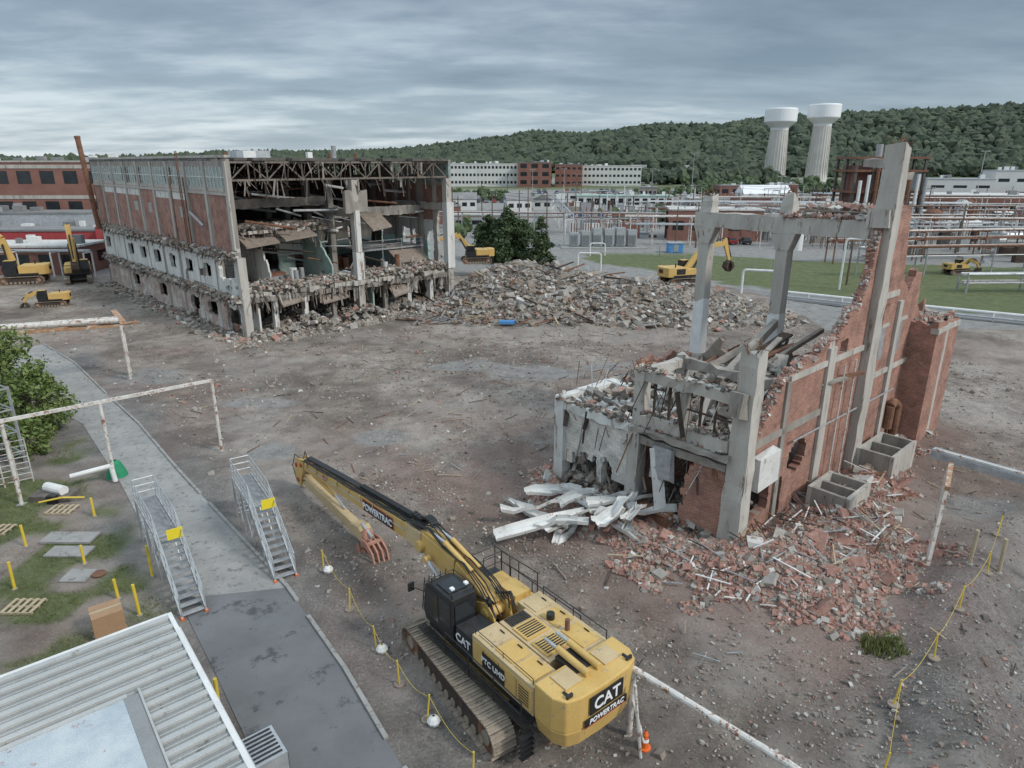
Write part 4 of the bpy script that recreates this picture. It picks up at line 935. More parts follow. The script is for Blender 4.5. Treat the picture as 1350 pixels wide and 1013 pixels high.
def excavator(pos,ang,boom,tip='bucket',sc=1.0,z=None):
    x0,y0=pos; z=gh1(x0,y0) if z is None else z
    T=Matrix.Translation((x0,y0,z))@Matrix.Rotation(R(ang),4,'Z')@Matrix.Scale(sc,4)
    root=empty('excavator'); mb=MB(T)
    for yc in (-1.25,1.25): track(mb,-2.4,2.4,yc,.6,1.0,30)
    mb.box(-.9,.9,-.94,.94,.5,.95,'black_metal'); mb.cyl((0,0,.95),(0,0,1.15),.7,'black_metal',n=16)
    mb.build('undercarriage',root); mb=MB(T)
    mb.box(-2.0,1.7,-1.44,1.44,1.15,1.4,'black_metal'); mb.box(-1.99,.1,-1.45,1.45,1.4,2.3,'machine_yellow'); mb.box(.1,1.5,-1.45,-.5,1.4,2.1,'machine_yellow')
    mb.prism_z([(-2,-1.45),(-2.7,-1.35),(-3.0,-.7),(-3.0,.7),(-2.7,1.35),(-2,1.45)],1.2,2.35,'machine_yellow')
    mb.prism_y([(.3,1.4),(1.75,1.4),(1.85,1.9),(1.6,2.9),(.35,2.95)],.45,1.4,'black_metal')
    mb.prism_y([(.45,2.0),(1.65,2.0),(1.5,2.8),(.5,2.82)],1.405,1.415,'glass_dark'); mb.box(.4,1.5,.5,1.35,2.96,3.02,'machine_yellow')
    mb.box(-1.6,-.3,-1.47,-1.452,1.5,2.2,'black_metal'); mb.cyl((-1.3,-.6,2.3),(-1.3,-.6,2.8),.08,'black_metal')
    mb.box(-3.015,-3.002,-.5,.5,1.6,2.1,'decal_black')
    mb.build('house',root,bevel=.04); mb=MB(T)
    a=Vector((.6,-.05,1.9));k=Vector((boom[0],-.05,boom[1]));e=Vector((boom[2],-.05,boom[3]));w=Vector((boom[4],-.05,boom[5]))
    mb.beam(a,k,.45,.6,'machine_yellow',.45,.8); mb.beam(k,e,.44,.8,'machine_yellow',.4,.5)
    mb.beam(e+(e-w).normalized()*.6,w,.35,.65,'machine_yellow',.3,.35)
    for y in(-.4,.4): mb.cyl((1.2,y,1.5),a.lerp(k,.85)+Vector((0,y,-.1)),.11,'black_metal')
    mb.cyl(k.lerp(e,.3)+Vector((0,0,.5)),e+(e-w).normalized()*.5+Vector((0,0,.2)),.1,'black_metal')
    mb.cyl(e.lerp(w,.2)+Vector((.3,0,.2)),w+Vector((.3,0,.4)),.08,'black_metal')
    if tip=='bucket':
        x_,z_=w.x,w.z; mb.prism_y([(x_+.25,z_+.1),(x_+.3,z_-.6),(x_-.1,z_-1.2),(x_-.9,z_-1.15),(x_-1.0,z_-1.0),(x_-.3,z_-.2)],-.65,.55,'rusty_steel_dark')
    else:
        for s_ in(-1,1):
            x_,z_=w.x,w.z; mb.prism_y([(x_,z_),(x_+.5*s_,z_-.3),(x_+.7*s_,z_-.9),(x_+.1*s_,z_-1.5),(x_+.35*s_,z_-.9)],-.5,.4,'rusty_steel_dark')
    mb.build('boom_and_attachment',root,bevel=.02)
excavator((-6.0,113),190,(3.0,4.6,6.2,3.9,6.6,2.2),z=2.2)
excavator((24,95.5),20,(3.2,4.8,6.4,5.0,7.2,2.8),'grab',1.1,z=1.6)
excavator((76,115),10,(2.6,3.0,4.6,2.2,5.2,1.2),sc=.8)
excavator((-77,106),200,(1.6,5.6,2.8,6.8,3.8,3.2),'grab',1.25)
excavator((-69,107),-60,(1.4,5.8,2.4,7.0,3.2,3.0),'grab',1.2)
excavator((-61,88),200,(2.2,2.4,3.6,1.8,4.2,.9),'grab',.75,z=0)
# ---------------------------------------------------------------- near-left objects
def piperack(name,posts,z,m,r=.09,ext=None,two=False,pm=None):
    mb=MB(); pm=pm or m
    for x,y in posts: mb.cyl((x,y,gh1(x,y)-.1),(x,y,z),r,pm,n=12); mb.box(x-.2,x+.2,y-.2,y+.2,gh1(x,y)-.05,gh1(x,y)+.06,'concrete_slab')
    a=posts[0];b_=ext or posts[-1]; mb.beam((*a,z),(*b_,z),.16,.18,m)
    if two: 
        mb.beam((a[0]+.9,a[1]+1.1,z),(b_[0]+.9,b_[1]+1.1,z),.18,.2,m)
        for k in range(8):
            q=k/7; xx=a[0]+(b_[0]-a[0])*q; yy=a[1]+(b_[1]-a[1])*q; mb.beam((xx,yy,z+.12),(xx+.9,yy+1.1,z+.12),.1,.1,m)
    mb.build(name)
piperack('pipe_support_frame',[(-19.1,40.6),(-23.7,36.3),(-27.2,33.3)],4.9,'white_rust',.1,(-36,26))
piperack('pipe_support_frame',[(-33.3,55.8),(-41,52.5),(-47,50)],4.9,'rust_orange',.12,(-49,49),True,'white_rust')
mb=MB()
for x,y in((-34.4,57.6),(-33.9,57)): mb.cyl((x,y,0),(x,y,4.8),.12,'white_rust')
mb.beam((-33.2,56,5.15),(-36.5,60.5,5.15),.5,.2,'rust_orange'); mb.tube([(-33.5,56,5.3),(-42,53,5.3),(-52,49,5.3)],.22,'white_rust',10); mb.tube([(-34.2,57,5.3),(-42,54,5.3),(-52,50,5.3)],.12,'white_rust',10)
mb.build('overhead_pipes')
def stairs(foot,d,run=3.6,rise=2.3,plat=4.2,w=.95,signx=2.6):
    ang=math.atan2(d[1],d[0]); T=Matrix.Translation((foot[0],foot[1],gh1(*foot)))@Matrix.Rotation(ang,4,'Z')
    mb=MB(T); n=11; m='galvanised'
    for k in range(n):
        x=run*(k+.5)/n; z=rise*(k+1)/n-.05; mb.box(x-.16,x+.14,-w/2+.04,w/2-.04,z-.03,z,'steel_grey')
    for y in (-w/2,w/2):
        mb.beam((0,y,0),(run,y,rise-.05),.06,.22,m); mb.beam((run,y,rise-.05),(run+plat,y,rise-.05),.06,.2,m)
        for zz in (.35,.7,1.05):
            mb.cyl((0,y,.1+zz),(run,y,rise+zz),.024,m,n=6); mb.cyl((run,y,rise+zz),(run+plat,y,rise+zz),.024,m,n=6)
        for k in range(5): mb.cyl((run*k/4,y,rise*k/4),(run*k/4,y,rise*k/4+1.08),.026,m,n=6)
        for k in range(1,6): mb.cyl((run+plat*k/5,y,rise),(run+plat*k/5,y,rise+1.05),.026,m,n=6)
        for x in (run,run+plat*.5,run+plat): mb.beam((x,y,0),(x,y,rise),.08,.08,m)
        mb.beam((run,y,.1),(run+plat*.5,y,rise-.1),.04,.04,m); mb.beam((run+plat*.5,y,.1),(run+plat,y,rise-.1),.04,.04,m); mb.beam((run*.45,y,0),(run*.45,y,rise*.42),.06,.06,m)
    for k in range(int(plat/.12)): mb.box(run+k*.12,run+k*.12+.06,-w/2+.04,w/2-.04,rise-.04,rise,'steel_grey')
    for zz in (.35,.7,1.05): mb.cyl((run+plat,-w/2,rise+zz),(run+plat,w/2,rise+zz),.024,m,n=6)
    for k in range(8): z=.2+k*.27; mb.cyl((run+plat+.02,-w/2,z),(run+plat+.02,w/2,z),.02,m,n=6)
    mb.box(signx,signx+.02,-w/2-.05,w/2-.35,rise*.7+.75,rise*.7+1.25,'yellow_sign')
    for y in(-w/2,w/2): mb.box(-.1,.16,y-.06,y+.06,0,.1,'orange_plastic')
    mb.build('crossover_stairs')
stairs((-13.3,23.7),(-.62,.785)); stairs((-10.3,26.3),(-.56,.83),run=3.6,rise=2.3,plat=3.6)
def post(name,x,y,h,m='yellow_post',r=.06,cap=None):
    mb=MB(); z=gh1(x,y); mb.cyl((x,y,z-.1),(x+random.uniform(-.05,.05),y,z+h),r,m,n=10); mb.cyl((x,y,z-.05),(x,y,z+.05),r*1.8,'concrete_slab',n=10)
    mb.build(name)
for x,y,h in ((-22.1,25.5,1.4),(-17.1,24.8,1.0),(-15.6,23.7,1.5),(-10.1,18.5,1.4),(-22.4,32,1.1),(-16.5,26.5,1.6),(-20.2,27.5,1.0),(-24,29,1.2)): post('bollard',x,y,h,r=.065)
def ropeline(name,pts,h=1.1,bag=True):
    mb=MB(); tops=[]
    for k,(x,y) in enumerate(pts):
        z=gh1(x,y); tx=random.uniform(-.12,.12); mb.cyl((x,y,z),(x+tx,y,z+h),.03,'yellow_post',n=8); tops.append(Vector((x+tx,y,z+h*.93)))
        mb.cyl((x,y,z),(x,y,z+.08),.2,'rub_brown',n=14)
        if bag and k%2==0: mb.lathe((x+.25,y-.15,z+.1),[(.02,-.1),(.2,-.06),(.24,.06),(.16,.18),(.05,.26)],'white_paint',9)
    for a,b_ in zip(tops,tops[1:]):
        q=[a.lerp(b_,i_/8)+Vector((0,0,-.35*math.sin(math.pi*i_/8))) for i_ in range(9)]; mb.tube(q,.008,'yellow_post',5)
    mb.build(name)
ropeline('rope_barrier',[(-8.7,26.8),(-6.9,24.1),(-5.3,21.7),(-4.1,19.8),(-2.9,18.2),(-1.2,15.8)])
ropeline('rope_barrier',[(23.5,28.6),(20.7,25.2),(17.8,22.6),(15.6,20.4),(13.2,18.6),(11.2,15.6)],bag=False)
for x,y in ((20.3,25.8),(21.6,25.7)): post('timber_post',x,y,1.7,'wood_pale',.08)
mb=MB(Matrix.Translation((-16.2,22.6,0))@Matrix.Rotation(R(38),4,'Z')); mb.box(-.55,.55,-.5,.5,.1,1.15,'cardboard'); mb.box(-.56,.56,-.06,.06,1.152,1.156,'wood_pale'); mb.box(-.6,.6,-.5,-.4,0,.098,'wood_pale'); mb.box(-.6,.6,.4,.5,0,.098,'wood_pale'); mb.box(-.6,.6,-.05,.05,0,.098,'wood_pale'); mb.build('cardboard_crate',bevel=.01)
root=empty('metal_roof_shed')
T=Matrix.Translation((-12,19.7,0))@Matrix.Rotation(math.atan2(-6.2,5.1),4,'Z')
mb=MB(T)
for k in range(24):
    x=k*.56
    mb.box(x+.002,x+.558,-12,0,2.92,2.97,'metal_sheet')
    mb.box(x,x+.2,-12,0,2.971,3.05,'metal_rib'); mb.box(x+.36,x+.39,-12,0,2.971,2.99,'metal_rib')
mb.box(-.1,13.5,.002,.14,2.75,3.06,'white_paint'); mb.box(-.12,-.002,-12,0,2.75,3.06,'white_paint')
mb.box(3.4,13,-10.5,-2.0,3.055,3.075,'patch_sheet'); mb.box(3.25,3.398,-10.6,-1.9,3.055,3.11,'metal_rib'); mb.box(3.4,13,-1.998,-1.6,3.055,3.09,'metal_sheet'); mb.box(3.25,13,-1.598,-1.54,3.055,3.14,'metal_rib')
mb.build('roof',root); mb=MB(T); mb.box(.1,13.1,-11.9,-.1,0,2.9,'metal_sheet')
for k in range(40): mb.box(.2+k*.31,.26+k*.31,-.099,-.06,0,2.75,'galvanised')
mb.tube([(.5,.2,2.7),(13,.2,2.65)],.06,'white_paint',8); mb.tube([(.6,.2,2.7),(.6,.2,.1)],.05,'white_paint',8)
mb.build('walls',root)
mb=MB(T); mb.box(5.2,6.5,.5,1.5,.2,1.3,'galvanised'); 
for k in range(8): mb.box(5.25+k*.16,5.33+k*.16,1.5,1.53,.35,1.2,'black_metal')
for k in range(7): mb.box(5.3+k*.17,5.36+k*.17,.6,1.4,1.3,1.33,'black_metal')
mb.build('condenser_unit')
mb=MB()
mb.cyl((-26.5,34.5,.5),(-25.2,34.0,.5),.28,'white_paint'); mb.box(-27,-24.8,33.6,34.8,0,.3,'rub_dark'); mb.tube([(-25.4,35,.9),(-23.6,36,1.1),(-23.5,36,.1)],.14,'white_paint'); mb.box(-25.8,-25.3,33.3,33.6,0,.5,'black_metal'); mb.tube([(-26,33,.3),(-24.8,33.2,.5),(-24,33.8,.2)],.05,'yellow_post'); mb.build('water_pump')
mb=MB(); mb.lathe((-23.9,36.9,0),[(.6,0),(.5,.4),(.3,.9),(.1,1.05)],'green_cloth',12); mb.build('green_tarp')
mb=MB(); mb.box(-23.5,-21,29.2,30.2,.03,.14,'concrete_slab'); mb.box(-22.5,-20.5,28,28.9,.03,.12,'concrete_slab'); mb.box(-20.5,-19.3,26.0,27.0,.02,.07,'concrete_slab'); mb.box(-25,-23.8,24,25.6,.02,.1,'concrete_slab'); mb.build('concrete_pad')
mb=MB(); mb.cyl((-19,26.6,.07),(-19,26.6,.1),.3,'rust',n=20); mb.build('manhole_cover')
mb=MB()
for k in range(16): mb.beam((-28.5-k*.55,36.2-k*.42,0),(-28.5-k*.55,36.2-k*.42,2.8),.05,.05,'white_rust')
for z in np.arange(.25,2.8,.35): mb.beam((-28.5,36.2,z),(-36.8,29.9,z),.035,.035,'white_rust')
mb.build('trellis_fence')
mb=MB()
for x,y in((-31.5,38.5),(-29.5,37.2),(-32.8,36.8),(-30.8,35.5)): mb.beam((x,y,0),(x,y,5.6),.12,.12,'steel_grey')
for z in(1.4,2.8,4.2,5.5):
    for a,b_ in(((-31.5,38.5),(-29.5,37.2)),((-29.5,37.2),(-30.8,35.5)),((-30.8,35.5),(-32.8,36.8)),((-32.8,36.8),(-31.5,38.5))): mb.beam((*a,z),(*b_,z),.07,.07,'steel_grey'); mb.beam((*a,z-1.4),(*b_,z),.04,.04,'steel_grey')
mb.build('scaffold_tower')
mb=MB(); 
for k in range(3): mb.lathe((-28.5-k*.9,31.5-k*.8,0),[(.55,0),(.58,.2),(.52,.3),(.58,.6),(.52,.7),(.55,1.2),(.1,1.25)],'rub_dark',16)
mb.build('coil_drums')
mb=MB()
for k,(x,y) in enumerate(((-20.8,24.2),(-26.5,30.5),(-24.5,32.6))):
    for j in range(5): mb.beam((x-.6+j*.3,y-.5,.12),(x-.6+j*.3,y+.5,.12),.14,.03,'wood_pale')
    for j in(-.45,0,.45): mb.beam((x-.7,y+j,.06),(x+.7,y+j,.06),.06,.08,'wood_pale')
mb.build('wood_pallets')
mb=MB()
mb.tube([(3.9,17.6,-.2),(3.9,17.6,2.6)],.1,'white_rust',10); mb.tube([(3.9,17.6,2.6),(7.5,14.2,2.45),(9,12.5,2.4)],.11,'white_rust',10); mb.tube([(4.1,16.6,0),(3.85,17.0,2.5)],.05,'white_rust',8)
mb.tube([(3.9,17.6,1.5),(4.25,16.9,.3)],.05,'white_rust',8); mb.tube([(7.5,14.2,0),(7.5,14.2,2.45)],.1,'white_rust',10); mb.build('steel_barrier_rail')
mb=MB(); mb.lathe((4.3,17.0,gh1(4.3,17.0)),[(.2,0),(.2,.05),(.13,.06),(.09,.5),(.1,.55),(.03,.7)],'orange_plastic',14); mb.lathe((4.3,17.0,gh1(4.3,17.0)+.3),[(.125,0),(.115,.12)],'decal_white',14); mb.build('traffic_cone')
mb=MB()
for x,y in ((19.2,26.9),(20.6,28.9)): mb.beam((x,y,0),(x+.15,y+.1,4.3),.17,.17,'white_rust')
mb.beam((19.2,26.7,4.35),(21.0,29.3,4.35),.2,.2,'rust_orange'); mb.beam((20.6,30.2,4.7),(25.5,24.5,4.65),.5,.14,'galvanised'); mb.beam((20.4,30,4.55),(25.3,24.3,4.5),.1,.32,'steel_grey')
mb.beam((20.5,30,4.8),(25.4,24.4,4.77),.12,.1,'white_rust'); mb.beam((25.0,24.9,0),(25.0,24.9,4.4),.2,.2,'white_rust')
mb.build('steel_portal_frame')
# ---------------------------------------------------------------- vegetation
def leaves(name,blobs,n,size,mt,parent,squash=.8):
    C=np.array([b_[:3] for b_ in blobs]);Rr=np.array([b_[3] for b_ in blobs])
    w=Rr**2;w=w/w.sum(); k=rng.choice(len(blobs),n,p=w)
    d=rng.normal(size=(n,3));d/=np.linalg.norm(d,axis=1)[:,None]; r=Rr[k]*(rng.random(n)**.4)*rng.uniform(.7,1.35,n)
    P=C[k]+d*r[:,None]*np.array([1,1,squash])
    a=rng.normal(size=(n,3))+d*.6;a/=np.linalg.norm(a,axis=1)[:,None]; u=np.cross(a,rng.normal(size=(n,3)));u/=np.linalg.norm(u,axis=1)[:,None]; v=np.cross(a,u)
    s=(size*rng.uniform(.5,1.3,n))[:,None]
    V=np.stack([P-u*s,P-v*s*.55,P+u*s,P+v*s*.55],1).reshape(-1,3); F=(np.arange(n)[:,None]*4+np.arange(4)[None])
    me=bpy.data.meshes.new(name); me.from_pydata(V.tolist(),[],F.tolist()); me.materials.append(MATS[mt]); ob=bpy.data.objects.new(name,me);COL.objects.link(ob); ob.parent=parent
def tree(name,x,y,h,r,n,size,mt,conif=False,low=.15,nb=34,bs=.3):
    z=gh1(x,y); root=empty(name); mb=MB(); mb.cyl((x,y,z-.2),(x,y,z+h*.75),.03*h,'bark',.008*h,8)
    bl=[]
    for k in range(nb):
        q=low+(1-low)*(k+.5)/nb; a=k*2.4+random.uniform(-.5,.5)
        rr=(r*(1-q)**.7+.1*r) if conif else r*math.sin(math.pi*min(1,max(.1,q*.85+.1)))**.7
        br=bs*r*random.uniform(.6,1.3)*(.6 if conif and q>.7 else 1); o=max(0,rr-br*.6)*random.uniform(.55,1.15)
        c=(x+o*math.cos(a),y+o*math.sin(a),z+q*h-br*.3+random.uniform(-.05,.05)*h); bl.append((*c,br)); mb.cyl((x,y,z+q*h*.7),c,.008*h,'bark',.003*h,5)
    mb.build('trunk',root); leaves('crown',bl,n,size,mt,root)
tree('conifer_tree',-.8,129,10,5.0,6000,.34,'leaf_dark',True,.03); tree('conifer_tree',-4.5,132,8.6,4.2,4500,.34,'leaf_dark',True,.03); tree('conifer_tree',5.4,125,8.6,2.6,3500,.3,'leaf_dark',True,.05); tree('broadleaf_tree',1.8,131,8,3.6,3800,.32,'leaf_dark',low=.05)
tree('broadleaf_tree',-36,45,7.0,3.6,4200,.17,'leaf_green',low=.08,nb=46,bs=.24); tree('broadleaf_tree',-33,43.2,4.9,2.5,3000,.16,'leaf_green',low=.1,nb=36,bs=.26); tree('broadleaf_tree',-40,47,7.6,3.8,4200,.18,'leaf_green',low=.1,nb=40,bs=.25)
tree('shrub',-31.2,39.8,2.4,1.7,1800,.13,'leaf_green',low=.1); tree('shrub',-34,41,3,2,1800,.13,'leaf_green',low=.1)
def tufts(name,x,y,h,mt='grass_blade',per=7):
    n=len(x)*per; X_=np.repeat(x,per)+rng.normal(0,.07,n);Y_=np.repeat(y,per)+rng.normal(0,.07,n);Z_=gh(X_,Y_); a=rng.uniform(0,6.28,n);hh=h*rng.uniform(.4,1.2,n);w=.02*(h/.2)
    V=np.stack([np.stack([X_-w*np.cos(a),Y_-w*np.sin(a),Z_],1),np.stack([X_+w*np.cos(a),Y_+w*np.sin(a),Z_],1),np.stack([X_+hh*.5*np.cos(a*3),Y_+hh*.5*np.sin(a*3),Z_+hh],1)],1).reshape(-1,3)
    me=bpy.data.meshes.new(name); me.from_pydata(V.tolist(),[],(np.arange(n)[:,None]*3+np.arange(3)[None]).tolist()); me.materials.append(MATS[mt]); ob=bpy.data.objects.new(name,me);COL.objects.link(ob)
x,y=scatter(GRASSN,9000,2); k=vn(x,y,2.2,15)>.5; tufts('grass',x[k],y[k],.12)
x=rng.normal(14.4,.35,90);y=rng.normal(21.6,.3,90); tufts('weeds',x,y,.35,'grass_blade',8)
# forest hill
HX=np.array([-2000,-1200,-645,-358,-129,-72,-14,33,81,167,263,320,482,645,900,1300,2200.]); HZ=np.array([22,22,20,28,34,40,48,56,52,60,64,72,76,87,92,95,90.])-8
def hillz(x,y):
    rz=np.interp(x*900/np.maximum(y,600),HX,HZ)+(vn(x,y,60,31)-.5)*5
    q=ss(640,900,y)
    return 12.*(1-q)+np.maximum(rz,12)*q - np.where(y>930,(y-930)*.05,0)
hx=np.arange(-1500,1900,18.);hy=np.arange(620,1200,18.);HXg,HYg=np.meshgrid(hx,hy);Hz=hillz(HXg,HYg)
V=np.stack([HXg.ravel(),HYg.ravel(),Hz.ravel()],1);nx=len(hx);i=(np.arange(nx-1)[None]+nx*np.arange(len(hy)-1)[:,None]).ravel();F=np.stack([i,i+1,i+nx+1,i+nx],1)
root=empty('forested_hill'); me=bpy.data.meshes.new('hill_ground');me.from_pydata(V.tolist(),[],F.tolist());me.materials.append(MATS['forest_leaf_hazed']);ob=bpy.data.objects.new('hill_ground',me);COL.objects.link(ob);ob.parent=root
bm=bmesh.new(); bmesh.ops.create_icosphere(bm,subdivisions=2,radius=1); IV=np.array([v.co[:] for v in bm.verts]);IF=np.array([[v.index for v in f.verts] for f in bm.faces]); bm.free()
bm=bmesh.new(); bmesh.ops.create_icosphere(bm,subdivisions=1,radius=1); IV1=np.array([v.co[:] for v in bm.verts]);IF1=np.array([[v.index for v in f.verts] for f in bm.faces]); bm.free()
def crowns(name,x,y,z,r,mt,parent=None,base=(IV,IF),amp=.3):
    IVb,IFb=base; n=len(x);nv=len(IVb)
    V=IVb[None]*(1+rng.uniform(-amp,amp,(n,nv,1)))*r[:,None,None]*np.array([1,1,1.1])+np.stack([x,y,z],1)[:,None,:]
    F=(IFb[None]+nv*np.arange(n)[:,None,None]).reshape(-1,3)
    me=bpy.data.meshes.new(name);me.from_pydata(V.reshape(-1,3).tolist(),[],F.tolist());me.materials.append(MATS[mt]);ob=bpy.data.objects.new(name,me);COL.objects.link(ob)
    if parent:ob.parent=parent
    return ob
n=9500; y=rng.uniform(640,930,n); x=rng.uniform(-.8,.8,n)*y+rng.normal(0,20,n); r=rng.uniform(2.8,6.2,n)
clear=(vn(x,y,45,33)>.78)&(y<760); x,y,r=x[~clear],y[~clear],r[~clear]
crowns('canopy',x,y,hillz(x,y)+r*.6+1.5,r,'forest_leaf_hazed',root,(IV1,IF1),.4)
n=2600; x=rng.uniform(-700,760,n); y=rng.uniform(880,925,n); r=rng.uniform(1.5,3.6,n); crowns('canopy_ridge',x,y,hillz(x,y)+r*.6+rng.uniform(3,8,n),r,'forest_leaf_hazed',root,(IV1,IF1),.4)
def treeband(name,x0,x1,y0,y1,n,r0,r1,mt='leaf_dark'):
    n*=3; x=rng.uniform(x0,x1,n);y=rng.uniform(y0,y1,n);r=rng.uniform(r0,r1,n)*.62; crowns(name,x,y,gh(x,y)+r*rng.uniform(.6,2,n),r,mt,amp=.4)
treeband('distant_tree_row',85,170,430,520,70,3,6,'forest_leaf_hazed'); treeband('distant_tree_row',-120,-30,470,560,60,4,8,'forest_leaf_hazed'); treeband('distant_tree_row',150,420,540,600,130,4,7,'forest_leaf_hazed')
treeband('distant_tree_row',-34,0,300,330,18,1.5,3); treeband('distant_tree_row',60,120,330,350,20,1.5,2.6); treeband('distant_tree_row',-420,-130,420,560,220,5,9,'forest_leaf_hazed')
treeband('distant_tree_row',30,75,205,240,14,1.2,2.6); treeband('distant_tree_row',-14,8,165,200,9,1.2,2.4); treeband('distant_tree_row',100,180,350,420,40,2,4)
# ---------------------------------------------------------------- background town & plant
def block(name,x,y,w,d,h,ang=0,wm='red_brick_far',rm='roof_grey',rows=1,cols=6,wh=.5,zb=None,band=None,gable=False,wz=.35):
    zb=gh1(x,y) if zb is None else zb
    T=Matrix.Translation((x,y,zb))@Matrix.Rotation(R(ang),4,'Z'); root=empty(name); mb=MB(T)
    mb.box(-w/2,w/2,-d/2,d/2,-3,h,wm); mb.build('walls',root); mb=MB(T)
    if gable: mb.add([(-w/2-.3,-d/2-.3,h),(w/2+.3,-d/2-.3,h),(w/2+.3,d/2+.3,h),(-w/2-.3,d/2+.3,h),(-w/2-.3,0,h+d*.28),(w/2+.3,0,h+d*.28)],[(0,1,5,4),(2,3,4,5),(0,4,3),(1,2,5)],rm)
    else: mb.box(-w/2-.15,w/2+.15,-d/2-.15,d/2+.15,h,h+.35,rm)
    if not gable and h>4:
        for k in range(int(w/5)+1):
            a=random.uniform(-w/2+1,w/2-1);b_=random.uniform(-d/3,d/3);q=random.uniform(.4,1.1);mb.box(a-q,a+q,b_-q*.7,b_+q*.7,h+.351,h+.35+random.uniform(.4,1.5),random.choice(['galvanised','white_paint','roof_grey']))
    mb.build('roof',root); mb=MB(T); rh=h/rows
    for r_ in range(rows):
        z0=r_*rh+rh*wz; z1=min(z0+rh*wh,h-.15)
        for k in range(cols):
            a=-w/2+w*(k+.2)/cols;b_=-w/2+w*(k+.8)/cols; mb.box(a,b_,-d/2-.03,-d/2-.002,z0,z1,'glass_dark')
        nc=max(1,int(cols*d/w))
        for k in range(nc):
            a=-d/2+d*(k+.2)/nc;b_=-d/2+d*(k+.8)/nc
            mb.box(-w/2-.03,-w/2-.002,a,b_,z0,z1,'glass_dark'); mb.box(w/2+.002,w/2+.03,a,b_,z0,z1,'glass_dark')
        if band: mb.box(-w/2-.08,w/2+.08,-d/2-.08,-d/2-.04,z1+rh*.08,z1+rh*.2,band)
    mb.build('windows',root)
block('office_building',-14,425,44,20,12.6,-3,'office_white','roof_white',3,20,.36)
block('office_building',56,430,44,20,11.2,-6,'office_white','roof_white',3,18,.36)
block('office_building',14,418,19,22,13.4,-5,'red_brick_far','roof_grey',3,3,.5)
block('office_building',34,422,16,18,12.2,-5,'red_brick_far','roof_grey',3,5,.3)
block('white_house',2,255,9,8,4.2,10,'office_white','roof_grey',1,3,.35,gable=True); block('white_house',12,262,8,7,3.8,80,'office_white','roof_grey',1,3,.35,gable=True); block('white_house',-18,262,9,8,4,5,'office_white','roof_grey',1,3,.35,gable=True); block('white_house',-30,280,9,8,4,95,'office_white','concrete',1,3,.35,gable=True)
for x,y in((190,585),(150,600),(245,590),(300,600),(-60,560),(110,610),(340,590)): block('hillside_house',x,y,12,9,5,random.uniform(-30,30),random.choice(['office_white','red_brick_far']),'roof_grey',1,3,.35,gable=True)
block('low_office',43,268,36,12,4.6,-4,'white_paint','teal_paint',1,12,.5,band='teal_paint')
block('brick_workshop',50,172,22,12,7.2,-8,'red_brick_far','roof_white',1,5,.3); block('brick_workshop',62,185,24,10,5,-8,'red_brick_far','roof_white',1,6,.3)
block('white_tent',108,300,20,12,3.5,0,'office_white','tower_white',1,1,.05,gable=True); block('brick_store',112,330,30,12,5,-3,'red_brick_far','roof_grey',1,6,.4)
block('brick_factory',168,235,62,20,7,-14,'red_brick_far','roof_white',1,14,.3); block('white_process_building',180,285,24,14,10,-14,'office_white','galvanised',2,3,.2); block('white_process_building',150,300,12,12,11,-14,'galvanised','galvanised',2,3,.2); block('white_process_building',208,290,20,14,13,-14,'office_white','galvanised',2,3,.2)
block('brick_store',-24,215,16,10,5,5,'red_brick_far','roof_grey',1,5,.3); block('grey_shed',-10,200,14,8,4,0,'galvanised','roof_white',1,3,.3)
block('grey_shed',28,300,16,8,4,0,'office_white','roof_grey',1,4,.3);block('grey_shed',70,250,14,8,5,0,'galvanised','roof_white',1,4,.3);block('grey_shed',95,222,16,8,5,0,'office_white','roof_white',1,4,.3)
for k in range(14): block('industrial_shed',random.uniform(60,210),random.uniform(195,340),random.uniform(8,20),random.uniform(6,10),random.uniform(3,6.5),random.uniform(-20,5),random.choice(['office_white','galvanised','red_brick_far','concrete','red_panel']),random.choice(['roof_white','roof_grey','galvanised']),1,4,.3)
block('brick_factory',-118,158,66,26,18.2,AL-90+48,'red_brick_far','concrete_light',3,14,.42,band='concrete_light',wz=.3)
block('brick_annex',-90,118,34,9,4.6,2,'red_brick_far','roof_white',1,9,.4,band='roof_white'); block('red_shed',-88,132,30,10,6,2,'red_panel','roof_grey',1,3,.1); block('grey_shed',-96,140,24,8,8.5,2,'galvanised','roof_grey',1,5,.2)
block('grey_shed',-70,128,12,6,7,2,'red_panel','roof_white',1,3,.2)
for x,y,zt_ in ((179,480,53),(207.5,480,55.5)):
    z=gh1(x,y)-1; mb=MB(); H_=zt_-z
    mb.lathe((x,y,z),[(7.4,0),(6.4,8),(5.6,H_-14)],'tower_stem',36); mb.lathe((x,y,z),[(5.62,H_-14),(5.8,H_-12.5),(9.9,H_-9.2),(10.3,H_-8.6),(10.3,H_-1.2),(9.9,H_-.5),(5,H_-.1),(.01,H_)],'tower_white',36)
    for k in range(24): 
        a=k*math.pi/12; mb.cyl((x+7.0*math.cos(a),y+7.0*math.sin(a),z+2),(x+5.6*math.cos(a),y+5.6*math.sin(a),z+H_-14),.25,'tower_stem',n=5)
    mb.build('water_tower',smooth=False)
mb=MB()
for k in range(5):
    for j in range(3): x=84+k*4.2;y=172+j*5; mb.beam((x,y,0),(x,y,20-(k%2)*2),.6,.6,'concrete_dark')
for z in (6,11,16,19): mb.box(83.5,101.5,171.5,182.5,z,z+.5,'rust')
mb.box(85,94,174,181,6.5,17.5,'red_brick_far'); mb.box(95,101,173,181,11.5,16.5,'galvanised')
for k in range(9): mb.cyl((85+k*2,171,2),(85+k*2,171,14+4*hsh(k)),.4,random.choice(['rust','white_paint','steel_grey']))
mb.cyl((97,176,19),(97,176,23),.8,'rust');mb.cyl((91,176,19),(91,176,22.5),.8,'steel_grey')
mb.build('process_structure')
